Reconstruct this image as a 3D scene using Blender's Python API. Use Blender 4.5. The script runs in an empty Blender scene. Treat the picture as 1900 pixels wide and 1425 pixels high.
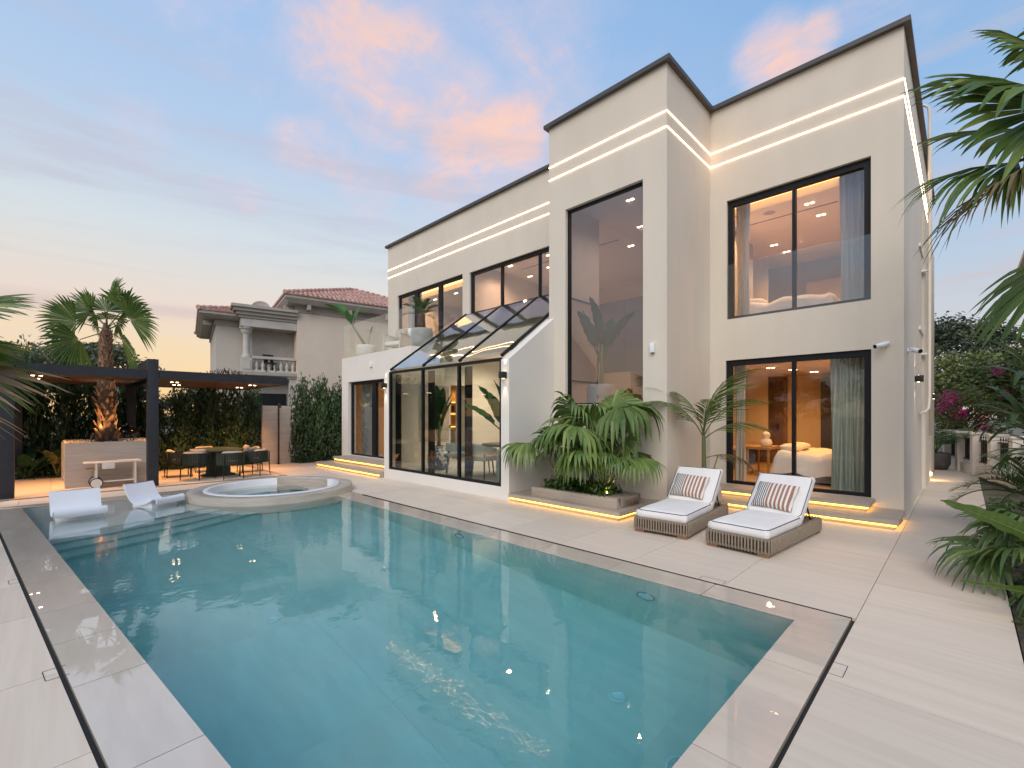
import bpy, bmesh, math, random
import numpy as np
from mathutils import Vector, Matrix, Euler
R = math.radians
PI = math.pi
SC = bpy.context.scene
COL = SC.collection

# ------------------------------------------------------------------ camera
cam_d = bpy.data.cameras.new('camera')
cam_d.sensor_width = 36.0
cam_d.lens = 36.0 * 848.0 / 1900.0
cam_d.shift_y = 57.5 / 1900.0
cam_d.clip_start = 0.05
cam_d.clip_end = 2000.0
cam = bpy.data.objects.new('camera', cam_d)
cam.location = (0, 0, 1.7)
cam.rotation_euler = (R(90), 0, R(44.66))
COL.objects.link(cam)
SC.camera = cam

# ------------------------------------------------------------------ world: dusk sky with thin pink clouds
world = bpy.data.worlds.new('World')
SC.world = world
world.use_nodes = True
wt = world.node_tree
for n in list(wt.nodes):
    wt.nodes.remove(n)

def srgb(r, g, b):
    def f(c):
        c /= 255.0
        return c / 12.92 if c <= 0.04045 else ((c + 0.055) / 1.055) ** 2.4
    return (f(r), f(g), f(b), 1.0)

class NT:
    """small helper to write node trees"""
    def __init__(self, tree):
        self.t = tree
    def n(self, typ, **kw):
        nd = self.t.nodes.new(typ)
        for k, v in kw.items():
            setattr(nd, k, v)
        return nd
    def link(self, a, b):
        self.t.links.new(a, b)
    def put(self, sock, v):
        if hasattr(v, 'links'):
            self.t.links.new(v, sock)
        else:
            sock.default_value = v
    def math(self, op, a, b=0.0, c=0.0, clamp=False):
        nd = self.n('ShaderNodeMath', operation=op)
        nd.use_clamp = clamp
        self.put(nd.inputs[0], a)
        self.put(nd.inputs[1], b)
        self.put(nd.inputs[2], c)
        return nd.outputs[0]
    def vmath(self, op, a, b=(0, 0, 0), out=0):
        nd = self.n('ShaderNodeVectorMath', operation=op)
        self.put(nd.inputs[0], a)
        self.put(nd.inputs[1], b)
        return nd.outputs[out]
    def mix(self, f, a, b, mode='MIX'):
        nd = self.n('ShaderNodeMix', data_type='RGBA', blend_type=mode)
        self.put(nd.inputs[0], f)
        self.put(nd.inputs[6], a)
        self.put(nd.inputs[7], b)
        return nd.outputs[2]
    def ramp(self, f, stops, interp='LINEAR'):
        nd = self.n('ShaderNodeValToRGB')
        nd.color_ramp.interpolation = interp
        el = nd.color_ramp.elements
        while len(el) > 1:
            el.remove(el[-1])
        el[0].position = stops[0][0]
        el[0].color = stops[0][1]
        for p, c in stops[1:]:
            e = el.new(p)
            e.color = c
        self.put(nd.inputs[0], f)
        return nd.outputs[0]
    def maprange(self, v, a, b, c=0.0, d=1.0, smooth=True):
        nd = self.n('ShaderNodeMapRange', interpolation_type='SMOOTHSTEP' if smooth else 'LINEAR')
        self.put(nd.inputs[0], v)
        nd.inputs[1].default_value = a
        nd.inputs[2].default_value = b
        nd.inputs[3].default_value = c
        nd.inputs[4].default_value = d
        return nd.outputs[0]
    def noise(self, vec, scale, detail=4.0, rough=0.55, dist=0.0, out=0, dim='3D'):
        nd = self.n('ShaderNodeTexNoise', noise_dimensions=dim)
        if vec is not None:
            self.put(nd.inputs['Vector'], vec)
        nd.inputs['Scale'].default_value = scale
        nd.inputs['Detail'].default_value = detail
        nd.inputs['Roughness'].default_value = rough
        nd.inputs['Distortion'].default_value = dist
        return nd.outputs[out]

CLOUD_ROT = 35.0
SUN_EL = 42.0
SUN_AZ = 152.0     # compass-like, measured from +Y clockwise
def build_sky():
    w = NT(wt)
    tc = w.n('ShaderNodeTexCoord')
    d = w.vmath('NORMALIZE', tc.outputs['Generated'])
    sep = w.n('ShaderNodeSeparateXYZ')
    w.link(d, sep.inputs[0])
    x, y, z = sep.outputs
    el = w.math('ABSOLUTE', z)
    # clear-sky colour by elevation, sunset side (towards -X) and the other side
    warm = w.ramp(el, [(0.0, srgb(240, 192, 124)), (0.06, srgb(243, 203, 142)), (0.12, srgb(239, 209, 166)), (0.18, srgb(232, 209, 190)),
                       (0.25, srgb(221, 215, 206)), (0.31, srgb(210, 217, 219)), (0.38, srgb(196, 209, 222)), (0.47, srgb(177, 200, 227)), (0.60, srgb(160, 192, 230)), (0.8, srgb(140, 178, 224)), (1.0, srgb(122, 162, 214))])
    cool = w.ramp(el, [(0.0, srgb(210, 190, 178)), (0.07, srgb(202, 190, 190)), (0.17, srgb(194, 197, 203)),
                       (0.28, srgb(174, 195, 216)), (0.46, srgb(146, 184, 223)), (0.7, srgb(128, 170, 217)), (1.0, srgb(122, 162, 214))])
    hyp = w.math('SQRT', w.math('ADD', w.math('MULTIPLY', x, x), w.math('MULTIPLY', y, y)))
    west = w.math('DIVIDE', w.math('MULTIPLY', x, -1.0), w.math('MAXIMUM', hyp, 0.02))
    fw = w.maprange(west, 0.0, 0.95)
    base = w.mix(fw, cool, warm)
    # clouds: a plane at height 1 seen in perspective
    pl = w.n('ShaderNodeCombineXYZ')
    den = w.math('ADD', w.math('MAXIMUM', z, 0.0), 0.10)
    w.put(pl.inputs[0], w.math('DIVIDE', x, den))
    w.put(pl.inputs[1], w.math('DIVIDE', y, den))
    P = pl.outputs[0]
    mp = w.n('ShaderNodeMapping')
    w.link(P, mp.inputs[0])
    mp.inputs['Rotation'].default_value = (0, 0, R(CLOUD_ROT))
    mp.inputs['Scale'].default_value = (1.0, 2.3, 1.0)
    n1 = w.noise(mp.outputs[0], 0.9, 7.0, 0.62, 0.7)
    n2 = w.noise(w.vmath('ADD', P, (7.3, 1.9, 4.0)), 3.0, 6.0, 0.66, 0.5)
    n4 = w.noise(w.vmath('ADD', P, (2.1, 5.5, 1.0)), 8.5, 5.0, 0.7, 0.8)
    wisp = w.math('ADD', w.math('ADD', w.math('MULTIPLY', n1, 0.50), w.math('MULTIPLY', n2, 0.38)), w.math('MULTIPLY', n4, 0.12))
    def blob(v, inner, outer):
        v = Vector(v).normalized()
        dt = w.vmath('DOT_PRODUCT', d, tuple(v), out=1)
        return w.maprange(dt, math.cos(R(outer)), math.cos(R(inner)))
    # the pink bank over the house and a few puffs: (direction, inner and outer radius in degrees, weight)
    bank = None
    for dv, i, o, k in (((-0.7147, 0.3372, 0.6127), 0, 9, 0.8),
                        ((-0.685, 0.4399, 0.5808), 0, 9, 0.95),
                        ((-0.6516, 0.5205, 0.5518), 0, 8, 1.05),
                        ((-0.6269, 0.591, 0.5077), 0, 8, 1.15),
                        ((-0.6149, 0.6371, 0.4646), 0, 6, 1.0),
                        ((-0.7141, 0.5308, 0.4564), 0, 6, 0.6),
                        ((-0.665, 0.3865, 0.639), 2, 16, 0.55),
                        ((-0.5983, 0.4894, 0.6345), 2, 14, 0.55),
                        ((-0.7747, 0.1836, 0.6051), 2, 10, 0.45),
                        ((-0.5348, 0.6236, 0.5702), 1, 8, 0.5),
                        ((-0.8946, 0.0909, 0.4375), 0, 4.2, 0.75),
                        ((-0.883, 0.0665, 0.4647), 0, 3.5, 0.5),
                        ((-0.8306, 0.2992, 0.4697), 0, 3.8, 0.85),
                        ((-0.8135, 0.3202, 0.4856), 0, 3, 0.7),
                        ((-0.8057, 0.36, 0.4704), 0, 3.5, 0.6),
                        ((-0.8995, 0.2005, 0.3883), 0, 2, 0.8),
                        ((-0.8917, 0.24, 0.3837), 0, 2.6, 0.75),
                        ((-0.7991, 0.4192, 0.4309), 0, 5, 0.65),
                        ((-0.2125, 0.7989, 0.5627), 0, 4.6, 1.1),
                        ((-0.1657, 0.8075, 0.5662), 0, 3.2, 0.95),
                        ((-0.0791, 0.8173, 0.5708), 1, 8, 0.35)):
        b = w.math('MULTIPLY', blob(dv, i, o), k)
        bank = b if bank is None else w.math('MAXIMUM', bank, b)
    cl = w.math('ADD', w.math('MULTIPLY', bank, 0.235), wisp)
    pink = w.maprange(cl, 0.50, 0.84)
    glow = w.math('MULTIPLY', w.maprange(cl, 0.58, 0.88), w.maprange(w.math('ADD', w.math('MULTIPLY', n2, 0.6), w.math('MULTIPLY', n4, 0.4)), 0.40, 0.58))
    pinkcol = w.mix(glow, srgb(210, 203, 220), srgb(255, 206, 184))
    c1 = w.mix(w.math('MULTIPLY', pink, 0.88), base, pinkcol)
    # low mauve-grey stratus streaks
    st = w.n('ShaderNodeCombineXYZ')
    w.put(st.inputs[0], w.math('MULTIPLY', west, 1.4))
    w.put(st.inputs[1], w.math('MULTIPLY', y, 1.1))
    w.put(st.inputs[2], w.math('MULTIPLY', z, 13.0))
    n3 = w.noise(st.outputs[0], 1.15, 6.0, 0.58, 0.35)
    band = w.maprange(n3, 0.45, 0.64)
    lowf = w.math('MULTIPLY', w.maprange(z, 0.05, 0.16), w.maprange(z, 0.62, 0.44))
    strat = w.math('MULTIPLY', band, w.math('MULTIPLY', lowf, 0.60))
    stratcol = w.mix(w.maprange(z, 0.05, 0.33), srgb(214, 178, 150), srgb(192, 188, 202))
    c2 = w.mix(strat, c1, stratcol)
    sky = w.n('ShaderNodeTexSky', sky_type='NISHITA')
    sky.sun_disc = False
    sky.sun_elevation = R(SUN_EL)
    sky.sun_rotation = R(SUN_AZ)
    bg1 = w.n('ShaderNodeBackground')
    w.link(sky.outputs[0], bg1.inputs[0])
    bg1.inputs[1].default_value = 0.012
    bg2 = w.n('ShaderNodeBackground')
    w.link(c2, bg2.inputs[0])
    bg2.inputs[1].default_value = 0.635
    add = w.n('ShaderNodeAddShader')
    w.link(bg1.outputs[0], add.inputs[0])
    w.link(bg2.outputs[0], add.inputs[1])
    out = w.n('ShaderNodeOutputWorld')
    w.link(add.outputs[0], out.inputs[0])
build_sky()

# the broad soft glow of the bright dusk sky behind the camera
sl = bpy.data.lights.new('sun', 'SUN')
sl.energy = 1.5
sl.angle = R(50)
sl.color = (1.0, 0.90, 0.79)
so = bpy.data.objects.new('sun', sl)
a = R(SUN_AZ)
sd = Vector((math.sin(a) * math.cos(R(SUN_EL)), math.cos(a) * math.cos(R(SUN_EL)), math.sin(R(SUN_EL))))
so.rotation_euler = sd.to_track_quat('Z', 'Y').to_euler()
so.location = (4, -6, 14)
COL.objects.link(so)

SC.view_settings.view_transform = 'Standard'
SC.view_settings.look = 'None'
SC.view_settings.exposure = 0.66
SC.view_settings.gamma = 1.0
SC.view_settings.use_curve_mapping = False
SC.render.engine = 'CYCLES'
cy = SC.cycles
cy.use_denoising = True
try:
    cy.denoiser = 'OPENIMAGEDENOISE'
    cy.denoising_input_passes = 'RGB_ALBEDO_NORMAL'
except Exception:
    pass
cy.max_bounces = 9
cy.diffuse_bounces = 4
cy.glossy_bounces = 4
cy.transmission_bounces = 6
cy.transparent_max_bounces = 14
cy.volume_bounces = 0
cy.sample_clamp_indirect = 6.0
cy.sample_clamp_direct = 0.0
cy.blur_glossy = 0.6

# ------------------------------------------------------------------ materials
MATS = {}
def mat(name, c1, c2=None, scale=6.0, rough=0.6, bump=0.0, bscale=None, metal=0.0, stretch=(1, 1, 1), coat=0.0, coat_rough=0.03,
        emit=None, estr=0.0, spec=0.5, rnd=0.0, island=None, transl=0.0, detail=5.0, cbump=0.0, contrast=(0.3, 0.7), dirt=None):
    if name in MATS:
        return MATS[name]
    m = bpy.data.materials.new(name)
    m.use_nodes = True
    t = NT(m.node_tree)
    for n in list(m.node_tree.nodes):
        m.node_tree.nodes.remove(n)
    out = t.n('ShaderNodeOutputMaterial')
    p = t.n('ShaderNodeBsdfPrincipled')
    c1 = tuple(c1) + (1.0,) if len(c1) == 3 else c1
    tc = t.n('ShaderNodeTexCoord')
    mp = t.n('ShaderNodeMapping')
    t.link(tc.outputs['Object'], mp.inputs[0])
    mp.inputs['Scale'].default_value = stretch
    vec = mp.outputs[0]
    if rnd > 0:
        oi = t.n('ShaderNodeObjectInfo')
        off = t.n('ShaderNodeCombineXYZ')
        for i in range(3):
            t.put(off.inputs[i], t.math('MULTIPLY', oi.outputs['Random'], 37.0 + 11 * i))
        vec = t.vmath('ADD', vec, off.outputs[0])
    if c2 is not None:
        c2 = tuple(c2) + (1.0,) if len(c2) == 3 else c2
        nz = t.noise(vec, scale, detail, 0.6)
        f = t.maprange(nz, contrast[0], contrast[1])
        col = t.mix(f, c1, c2)
    else:
        col = t.mix(0.0, c1, c1)
    if island is not None:
        g = t.n('ShaderNodeNewGeometry')
        c3 = tuple(island) + (1.0,)
        col = t.mix(t.math('POWER', g.outputs['Random Per Island'], 1.6), col, c3)
    if dirt is not None:      # (colour, scale, threshold, amount): blotches with a shape of their own
        nz2 = t.noise(vec, dirt[1], 6.0, 0.65, 0.4)
        col = t.mix(t.math('MULTIPLY', t.maprange(nz2, dirt[2], dirt[2] + 0.16), dirt[3]), col, tuple(dirt[0]) + (1.0,))
    if rnd > 0:
        hs = t.n('ShaderNodeHueSaturation')
        t.put(hs.inputs['Value'], t.math('ADD', t.math('MULTIPLY', oi.outputs['Random'], rnd), 1.0 - rnd / 2))
        t.link(col, hs.inputs['Color'])
        col = hs.outputs[0]
    t.link(col, p.inputs['Base Color'])
    p.inputs['Roughness'].default_value = rough
    p.inputs['Metallic'].default_value = metal
    p.inputs['Specular IOR Level'].default_value = spec
    p.inputs['Coat Weight'].default_value = coat
    p.inputs['Coat Roughness'].default_value = coat_rough
    p.inputs['Coat IOR'].default_value = 1.75 if coat > 0 else 1.5
    if bump > 0:
        b = t.n('ShaderNodeBump')
        b.inputs['Strength'].default_value = bump
        b.inputs['Distance'].default_value = 0.01
        t.put(b.inputs['Height'], t.noise(vec, bscale or scale * 4, 5.0, 0.6))
        t.link(b.outputs[0], p.inputs['Normal'])
    if cbump > 0:
        b2 = t.n('ShaderNodeBump')
        b2.inputs['Strength'].default_value = cbump
        b2.inputs['Distance'].default_value = 0.01
        t.put(b2.inputs['Height'], t.noise(tc.outputs['Object'], 7.0, 3.0, 0.5))
        t.link(b2.outputs[0], p.inputs['Coat Normal'])
    if emit is not None:
        p.inputs['Emission Color'].default_value = tuple(emit) + (1.0,)
        p.inputs['Emission Strength'].default_value = estr
    sh = p.outputs[0]
    if transl > 0:
        tr = t.n('ShaderNodeBsdfTranslucent')
        t.link(col, tr.inputs[0])
        mx = t.n('ShaderNodeMixShader')
        mx.inputs[0].default_value = transl
        t.link(sh, mx.inputs[1])
        t.link(tr.outputs[0], mx.inputs[2])
        sh = mx.outputs[0]
    t.link(sh, out.inputs[0])
    MATS[name] = m
    return m

def glass_mat(name, tint=(0.9, 0.93, 0.92), boost=1.25, wave=0.0, wscale=1.2):
    m = bpy.data.materials.new(name)
    m.use_nodes = True
    t = NT(m.node_tree)
    for n in list(m.node_tree.nodes):
        m.node_tree.nodes.remove(n)
    out = t.n('ShaderNodeOutputMaterial')
    tr = t.n('ShaderNodeBsdfTransparent')
    tr.inputs[0].default_value = tuple(tint) + (1.0,)
    gl = t.n('ShaderNodeBsdfGlossy')
    gl.inputs['Roughness'].default_value = 0.0
    gl.inputs[0].default_value = (0.95, 0.95, 0.95, 1)
    ge = t.n('ShaderNodeNewGeometry')
    dt = t.vmath('DOT_PRODUCT', ge.outputs['Incoming'], ge.outputs['Normal'], out=1)
    om = t.math('SUBTRACT', 1.0, t.math('ABSOLUTE', dt), clamp=True)
    fr = t.math('ADD', 0.042, t.math('MULTIPLY', t.math('POWER', om, 5.0), 0.958))
    mx = t.n('ShaderNodeMixShader')
    t.put(mx.inputs[0], t.math('MULTIPLY', fr, boost, clamp=True))
    if wave > 0:
        tc = t.n('ShaderNodeTexCoord')
        b = t.n('ShaderNodeBump')
        b.inputs['Strength'].default_value = wave
        b.inputs['Distance'].default_value = 0.05
        t.put(b.inputs['Height'], t.noise(tc.outputs['Object'], wscale, 1.0, 0.4))
        t.link(b.outputs[0], gl.inputs['Normal'])
    t.link(tr.outputs[0], mx.inputs[1])
    t.link(gl.outputs[0], mx.inputs[2])
    t.link(mx.outputs[0], out.inputs[0])
    MATS[name] = m
    return m

def emit_mat(name, col, s):
    m = bpy.data.materials.new(name)
    m.use_nodes = True
    t = NT(m.node_tree)
    for n in list(m.node_tree.nodes):
        m.node_tree.nodes.remove(n)
    e = t.n('ShaderNodeEmission')
    e.inputs[0].default_value = tuple(col) + (1.0,)
    e.inputs[1].default_value = s
    o = t.n('ShaderNodeOutputMaterial')
    t.link(e.outputs[0], o.inputs[0])
    MATS[name] = m
    return m

def water_mat():
    m = bpy.data.materials.new('pool_water')
    m.use_nodes = True
    t = NT(m.node_tree)
    for n in list(m.node_tree.nodes):
        m.node_tree.nodes.remove(n)
    out = t.n('ShaderNodeOutputMaterial')
    g = t.n('ShaderNodeBsdfGlass')
    g.inputs['Roughness'].default_value = 0.0
    g.inputs['IOR'].default_value = 1.42
    tc = t.n('ShaderNodeTexCoord')
    n1 = t.noise(tc.outputs['Object'], 2.2, 3.0, 0.5, 0.4)
    n2 = t.noise(tc.outputs['Object'], 9.0, 2.0, 0.5, 0.3)
    big = t.noise(tc.outputs['Object'], 0.45, 2.0, 0.5)
    h = t.math('ADD', t.math('MULTIPLY', n1, 0.6), t.math('MULTIPLY', n2, 0.16))
    h = t.math('MULTIPLY', h, t.maprange(big, 0.3, 0.7, 0.35, 1.2))
    b = t.n('ShaderNodeBump')
    b.inputs['Strength'].default_value = 0.38
    b.inputs['Distance'].default_value = 0.016
    t.put(b.inputs['Height'], h)
    t.link(b.outputs[0], g.inputs['Normal'])
    t.link(g.outputs[0], out.inputs['Surface'])
    va = t.n('ShaderNodeVolumeAbsorption')
    va.inputs[0].default_value = (0.09, 0.87, 0.93, 1)
    va.inputs[1].default_value = 0.39
    t.link(va.outputs[0], out.inputs['Volume'])
    MATS['water'] = m
    return m

STONE_S = (0.35, 7.0, 7.0)
mat('deck_tile', (0.665, 0.56, 0.45), (0.615, 0.512, 0.405), scale=3.2, rough=0.62, bump=0.05, bscale=14, stretch=(0.22, 4.6, 4.6), detail=8.0, contrast=(0.34, 0.66), rnd=0.12, dirt=((0.52, 0.45, 0.385), 1.3, 0.60, 0.30))
mat('deck_tile_turned', (0.665, 0.56, 0.45), (0.615, 0.512, 0.405), scale=3.2, rough=0.62, bump=0.05, bscale=14, stretch=(4.6, 0.22, 4.6), detail=8.0, contrast=(0.36, 0.64), rnd=0.12, dirt=((0.52, 0.45, 0.385), 1.3, 0.60, 0.30))
mat('coping_wet', (0.63, 0.54, 0.44), (0.55, 0.46, 0.37), scale=2.4, rough=0.40, bump=0.02, bscale=12, stretch=(0.4, 2.2, 2.2), rnd=0.05, coat=1.0, coat_rough=0.012, cbump=0.012)
mat('pool_tile', (0.76, 0.74, 0.69), (0.69, 0.67, 0.62), scale=3.0, rough=0.5, stretch=(0.5, 2, 2), rnd=0.05)
mat('spa_stone', (0.50, 0.44, 0.365), (0.41, 0.355, 0.29), scale=3.0, rough=0.5, bump=0.05, stretch=(1, 1, 5))
mat('spa_white', (0.80, 0.80, 0.80), (0.74, 0.745, 0.75), scale=3.0, rough=0.35)
mat('step_stone', (0.46, 0.385, 0.315), (0.37, 0.305, 0.245), scale=3.0, rough=0.55, bump=0.05, stretch=(0.5, 5, 5))
mat('planter_stone', (0.47, 0.445, 0.405), (0.39, 0.365, 0.33), scale=3.2, rough=0.6, bump=0.05, stretch=(2, 0.6, 7))
mat('shower_stone', (0.56, 0.49, 0.40), (0.48, 0.41, 0.33), scale=3.2, rough=0.6, bump=0.05, stretch=(2, 0.5, 6))
mat('grout', (0.16, 0.14, 0.12), (0.10, 0.09, 0.08), scale=12, rough=0.9)
mat('gutter_black', (0.012, 0.011, 0.010), rough=0.6)
mat('soil', (0.10, 0.07, 0.045), (0.05, 0.037, 0.026), scale=9, rough=0.95, bump=0.6, bscale=30)
mat('ground', (0.17, 0.145, 0.10), (0.10, 0.095, 0.06), scale=0.8, rough=0.95, bump=0.3, bscale=6)
mat('render_wall', (0.675, 0.607, 0.515), (0.635, 0.57, 0.482), scale=1.4, rough=0.85, bump=0.06, bscale=45, stretch=(1, 1, 0.3), dirt=((0.585, 0.522, 0.44), 0.6, 0.56, 0.45))
mat('white_wall', (0.74, 0.705, 0.65), (0.71, 0.675, 0.62), scale=1.2, rough=0.8, bump=0.03, bscale=60)
mat('coping_dark', (0.075, 0.070, 0.070), (0.06, 0.056, 0.056), scale=4, rough=0.5)
mat('frame_black', (0.011, 0.011, 0.013), rough=0.5, spec=0.22)
mat('pergola_metal', (0.022, 0.023, 0.028), (0.016, 0.017, 0.021), scale=4, rough=0.55)
mat('soffit_wood', (0.15, 0.075, 0.035), (0.095, 0.045, 0.022), scale=5, rough=0.5, stretch=(7, 0.5, 7), rnd=0.2)
mat('wood_floor', (0.50, 0.34, 0.19), (0.36, 0.24, 0.13), scale=4, rough=0.4, stretch=(0.6, 6, 6))
mat('room_warm', (0.66, 0.53, 0.37), (0.62, 0.49, 0.34), scale=1.5, rough=0.8)
mat('room_light', (0.66, 0.60, 0.53), (0.62, 0.56, 0.49), scale=1.5, rough=0.8)
mat('room_grey', (0.42, 0.40, 0.39), (0.38, 0.36, 0.35), scale=1.5, rough=0.8)
mat('ceiling_white', (0.78, 0.75, 0.70), rough=0.85)
mat('brown_door', (0.20, 0.105, 0.045), (0.145, 0.073, 0.03), scale=4, rough=0.45, stretch=(8, 8, 0.7))
mat('room_dark', (0.20, 0.175, 0.18), (0.17, 0.15, 0.155), scale=1.5, rough=0.15)
mat('dark_panel', (0.035, 0.026, 0.02), rough=0.3)
mat('curtain_green', (0.40, 0.49, 0.45), (0.36, 0.445, 0.41), scale=3, rough=0.9, transl=0.12)
mat('curtain_blue', (0.50, 0.56, 0.60), (0.46, 0.52, 0.56), scale=3, rough=0.9, transl=0.12)
mat('curtain_cream', (0.62, 0.58, 0.50), (0.56, 0.52, 0.45), scale=3, rough=0.9, transl=0.12)
mat('linen', (0.82, 0.79, 0.73), (0.76, 0.73, 0.67), scale=4, rough=0.9, bump=0.2, bscale=9)
mat('cushion_white', (0.78, 0.755, 0.73), (0.73, 0.705, 0.68), scale=4, rough=0.9, bump=0.30, bscale=9)
mat('chair_fabric', (0.58, 0.60, 0.575), (0.53, 0.55, 0.525), scale=9, rough=0.9)
mat('piping_dark', (0.07, 0.085, 0.11), rough=0.8)
mat('rope_taupe', (0.30, 0.245, 0.185), (0.235, 0.19, 0.14), scale=20, rough=0.9, bump=0.4, bscale=120, rnd=0.1)
mat('teak', (0.30, 0.155, 0.075), (0.20, 0.10, 0.048), scale=6, rough=0.55, stretch=(1, 6, 6))
mat('teak_light', (0.46, 0.29, 0.15), (0.36, 0.22, 0.11), scale=6, rough=0.55, stretch=(1, 6, 6))
mat('white_plastic', (0.84, 0.85, 0.88), (0.80, 0.81, 0.84), scale=3, rough=0.32)
mat('white_paint', (0.78, 0.76, 0.72), (0.72, 0.70, 0.66), scale=4, rough=0.5)
mat('cart_white', (0.66, 0.62, 0.56), rough=0.45)
mat('green_metal', (0.020, 0.026, 0.017), (0.015, 0.02, 0.013), scale=6, rough=0.6, spec=0.25)
mat('green_rope', (0.036, 0.048, 0.033), (0.022, 0.03, 0.02), scale=14, rough=0.9)
mat('table_green', (0.035, 0.055, 0.045), rough=0.6, spec=0.25)
mat('cushion_beige', (0.46, 0.39, 0.32), (0.40, 0.335, 0.27), scale=8, rough=0.9)
mat('cushion_grey', (0.27, 0.255, 0.235), (0.22, 0.205, 0.19), scale=8, rough=0.9)
mat('neighbour_wall', (0.70, 0.595, 0.485), (0.65, 0.545, 0.44), scale=0.8, rough=0.9, dirt=((0.36, 0.31, 0.25), 1.1, 0.64, 0.4))
mat('neighbour_wall_grey', (0.52, 0.475, 0.41), (0.48, 0.435, 0.375), scale=0.8, rough=0.9)
mat('neighbour_trim', (0.53, 0.50, 0.45), (0.45, 0.42, 0.37), scale=2, rough=0.85)
mat('neighbour_cornice', (0.42, 0.38, 0.33), (0.36, 0.325, 0.28), scale=2, rough=0.85)
mat('roof_tile', (0.49, 0.285, 0.225), (0.38, 0.205, 0.16), scale=5, rough=0.75, island=(0.58, 0.375, 0.31))
mat('window_dark', (0.02, 0.022, 0.028), rough=0.08)
mat('concrete_pot', (0.46, 0.45, 0.43), (0.39, 0.38, 0.36), scale=5, rough=0.8, bump=0.2, bscale=20)
mat('white_pot', (0.70, 0.69, 0.67), (0.64, 0.63, 0.61), scale=5, rough=0.7)
mat('dark_pot', (0.11, 0.095, 0.085), (0.08, 0.07, 0.06), scale=7, rough=0.7)
mat('blue_vase', (0.70, 0.72, 0.72), (0.06, 0.10, 0.20), scale=7, rough=0.15, contrast=(0.47, 0.53), detail=2)
mat('steel_dark', (0.055, 0.045, 0.04), rough=0.35, metal=0.6)
mat('chrome', (0.6, 0.6, 0.6), rough=0.2, metal=1.0)
mat('black_gloss', (0.010, 0.010, 0.011), rough=0.12)
mat('black_matt', (0.016, 0.016, 0.017), rough=0.55)
mat('pebble', (0.50, 0.46, 0.41), (0.28, 0.25, 0.22), scale=3, rough=0.8, island=(0.62, 0.58, 0.53))
mat('mural', (0.50, 0.46, 0.40), (0.30, 0.255, 0.21), scale=1.6, rough=0.85, detail=2)
mat('art', (0.52, 0.46, 0.41), (0.42, 0.37, 0.33), scale=1.1, rough=0.8)
mat('fence_pillar', (0.76, 0.71, 0.65), (0.70, 0.65, 0.59), scale=2, rough=0.85)
mat('trunk', (0.16, 0.10, 0.065), (0.085, 0.05, 0.032), scale=9, rough=0.95, bump=0.8, bscale=26)
mat('boot', (0.33, 0.20, 0.115), (0.19, 0.105, 0.06), scale=9, rough=0.9, rnd=0.35, bump=0.3, bscale=40)
mat('stem_green', (0.14, 0.17, 0.055), (0.10, 0.12, 0.04), scale=8, rough=0.5)
mat('leaf_fan', (0.095, 0.165, 0.032), (0.06, 0.12, 0.022), scale=3, rough=0.42, island=(0.19, 0.26, 0.06), dirt=((0.26, 0.19, 0.07), 2.6, 0.66, 0.7), transl=0.24)
mat('leaf_fan_light', (0.15, 0.235, 0.055), (0.10, 0.18, 0.036), scale=3, rough=0.42, island=(0.27, 0.35, 0.095), dirt=((0.26, 0.19, 0.07), 2.6, 0.66, 0.7), transl=0.28)
mat('leaf_fan_dark', (0.07, 0.125, 0.03), (0.048, 0.095, 0.022), scale=3, rough=0.42, island=(0.125, 0.19, 0.045), dirt=((0.26, 0.19, 0.07), 2.6, 0.66, 0.7), transl=0.2)
mat('leaf_dry', (0.28, 0.185, 0.10), (0.19, 0.115, 0.06), scale=6, rough=0.8, island=(0.36, 0.24, 0.13), transl=0.15)
mat('leaf_half_dry', (0.12, 0.125, 0.045), (0.19, 0.135, 0.06), scale=3.5, rough=0.7, island=(0.20, 0.15, 0.07), transl=0.2)
mat('leaf_yellow', (0.32, 0.27, 0.05), (0.20, 0.20, 0.045), scale=4, rough=0.6, island=(0.36, 0.26, 0.05), transl=0.25)
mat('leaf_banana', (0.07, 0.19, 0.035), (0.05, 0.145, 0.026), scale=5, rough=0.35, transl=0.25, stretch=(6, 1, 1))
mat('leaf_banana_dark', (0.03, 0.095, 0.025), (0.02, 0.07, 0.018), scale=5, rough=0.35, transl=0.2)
mat('leaf_strelitzia', (0.165, 0.27, 0.055), (0.12, 0.215, 0.042), scale=4, rough=0.36, transl=0.25, stretch=(6, 1, 1))
mat('leaf_strap', (0.085, 0.145, 0.042), (0.065, 0.115, 0.034), scale=5, rough=0.4, island=(0.105, 0.17, 0.05), transl=0.2)
mat('leaf_hedge', (0.034, 0.068, 0.022), (0.024, 0.05, 0.016), scale=2, rough=0.45, island=(0.055, 0.105, 0.03), transl=0.08)
mat('leaf_hedge_light', (0.042, 0.08, 0.025), (0.028, 0.058, 0.018), scale=2, rough=0.45, island=(0.075, 0.135, 0.034), transl=0.08)
mat('leaf_tree', (0.10, 0.115, 0.065), (0.07, 0.082, 0.045), scale=1, rough=0.7, island=(0.18, 0.19, 0.11), transl=0.2)
mat('leaf_tree_dark', (0.055, 0.075, 0.042), (0.04, 0.056, 0.03), scale=1, rough=0.7, island=(0.11, 0.135, 0.07), transl=0.2)
mat('leaf_ficus', (0.15, 0.185, 0.055), (0.095, 0.125, 0.038), scale=1, rough=0.55, island=(0.32, 0.35, 0.10), transl=0.28)
mat('flower_magenta', (0.50, 0.015, 0.19), (0.38, 0.01, 0.14), scale=3, rough=0.6, island=(0.62, 0.06, 0.28), transl=0.3)
mat('flower_red', (0.42, 0.06, 0.05), (0.32, 0.04, 0.04), scale=3, rough=0.6, transl=0.3)
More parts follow.
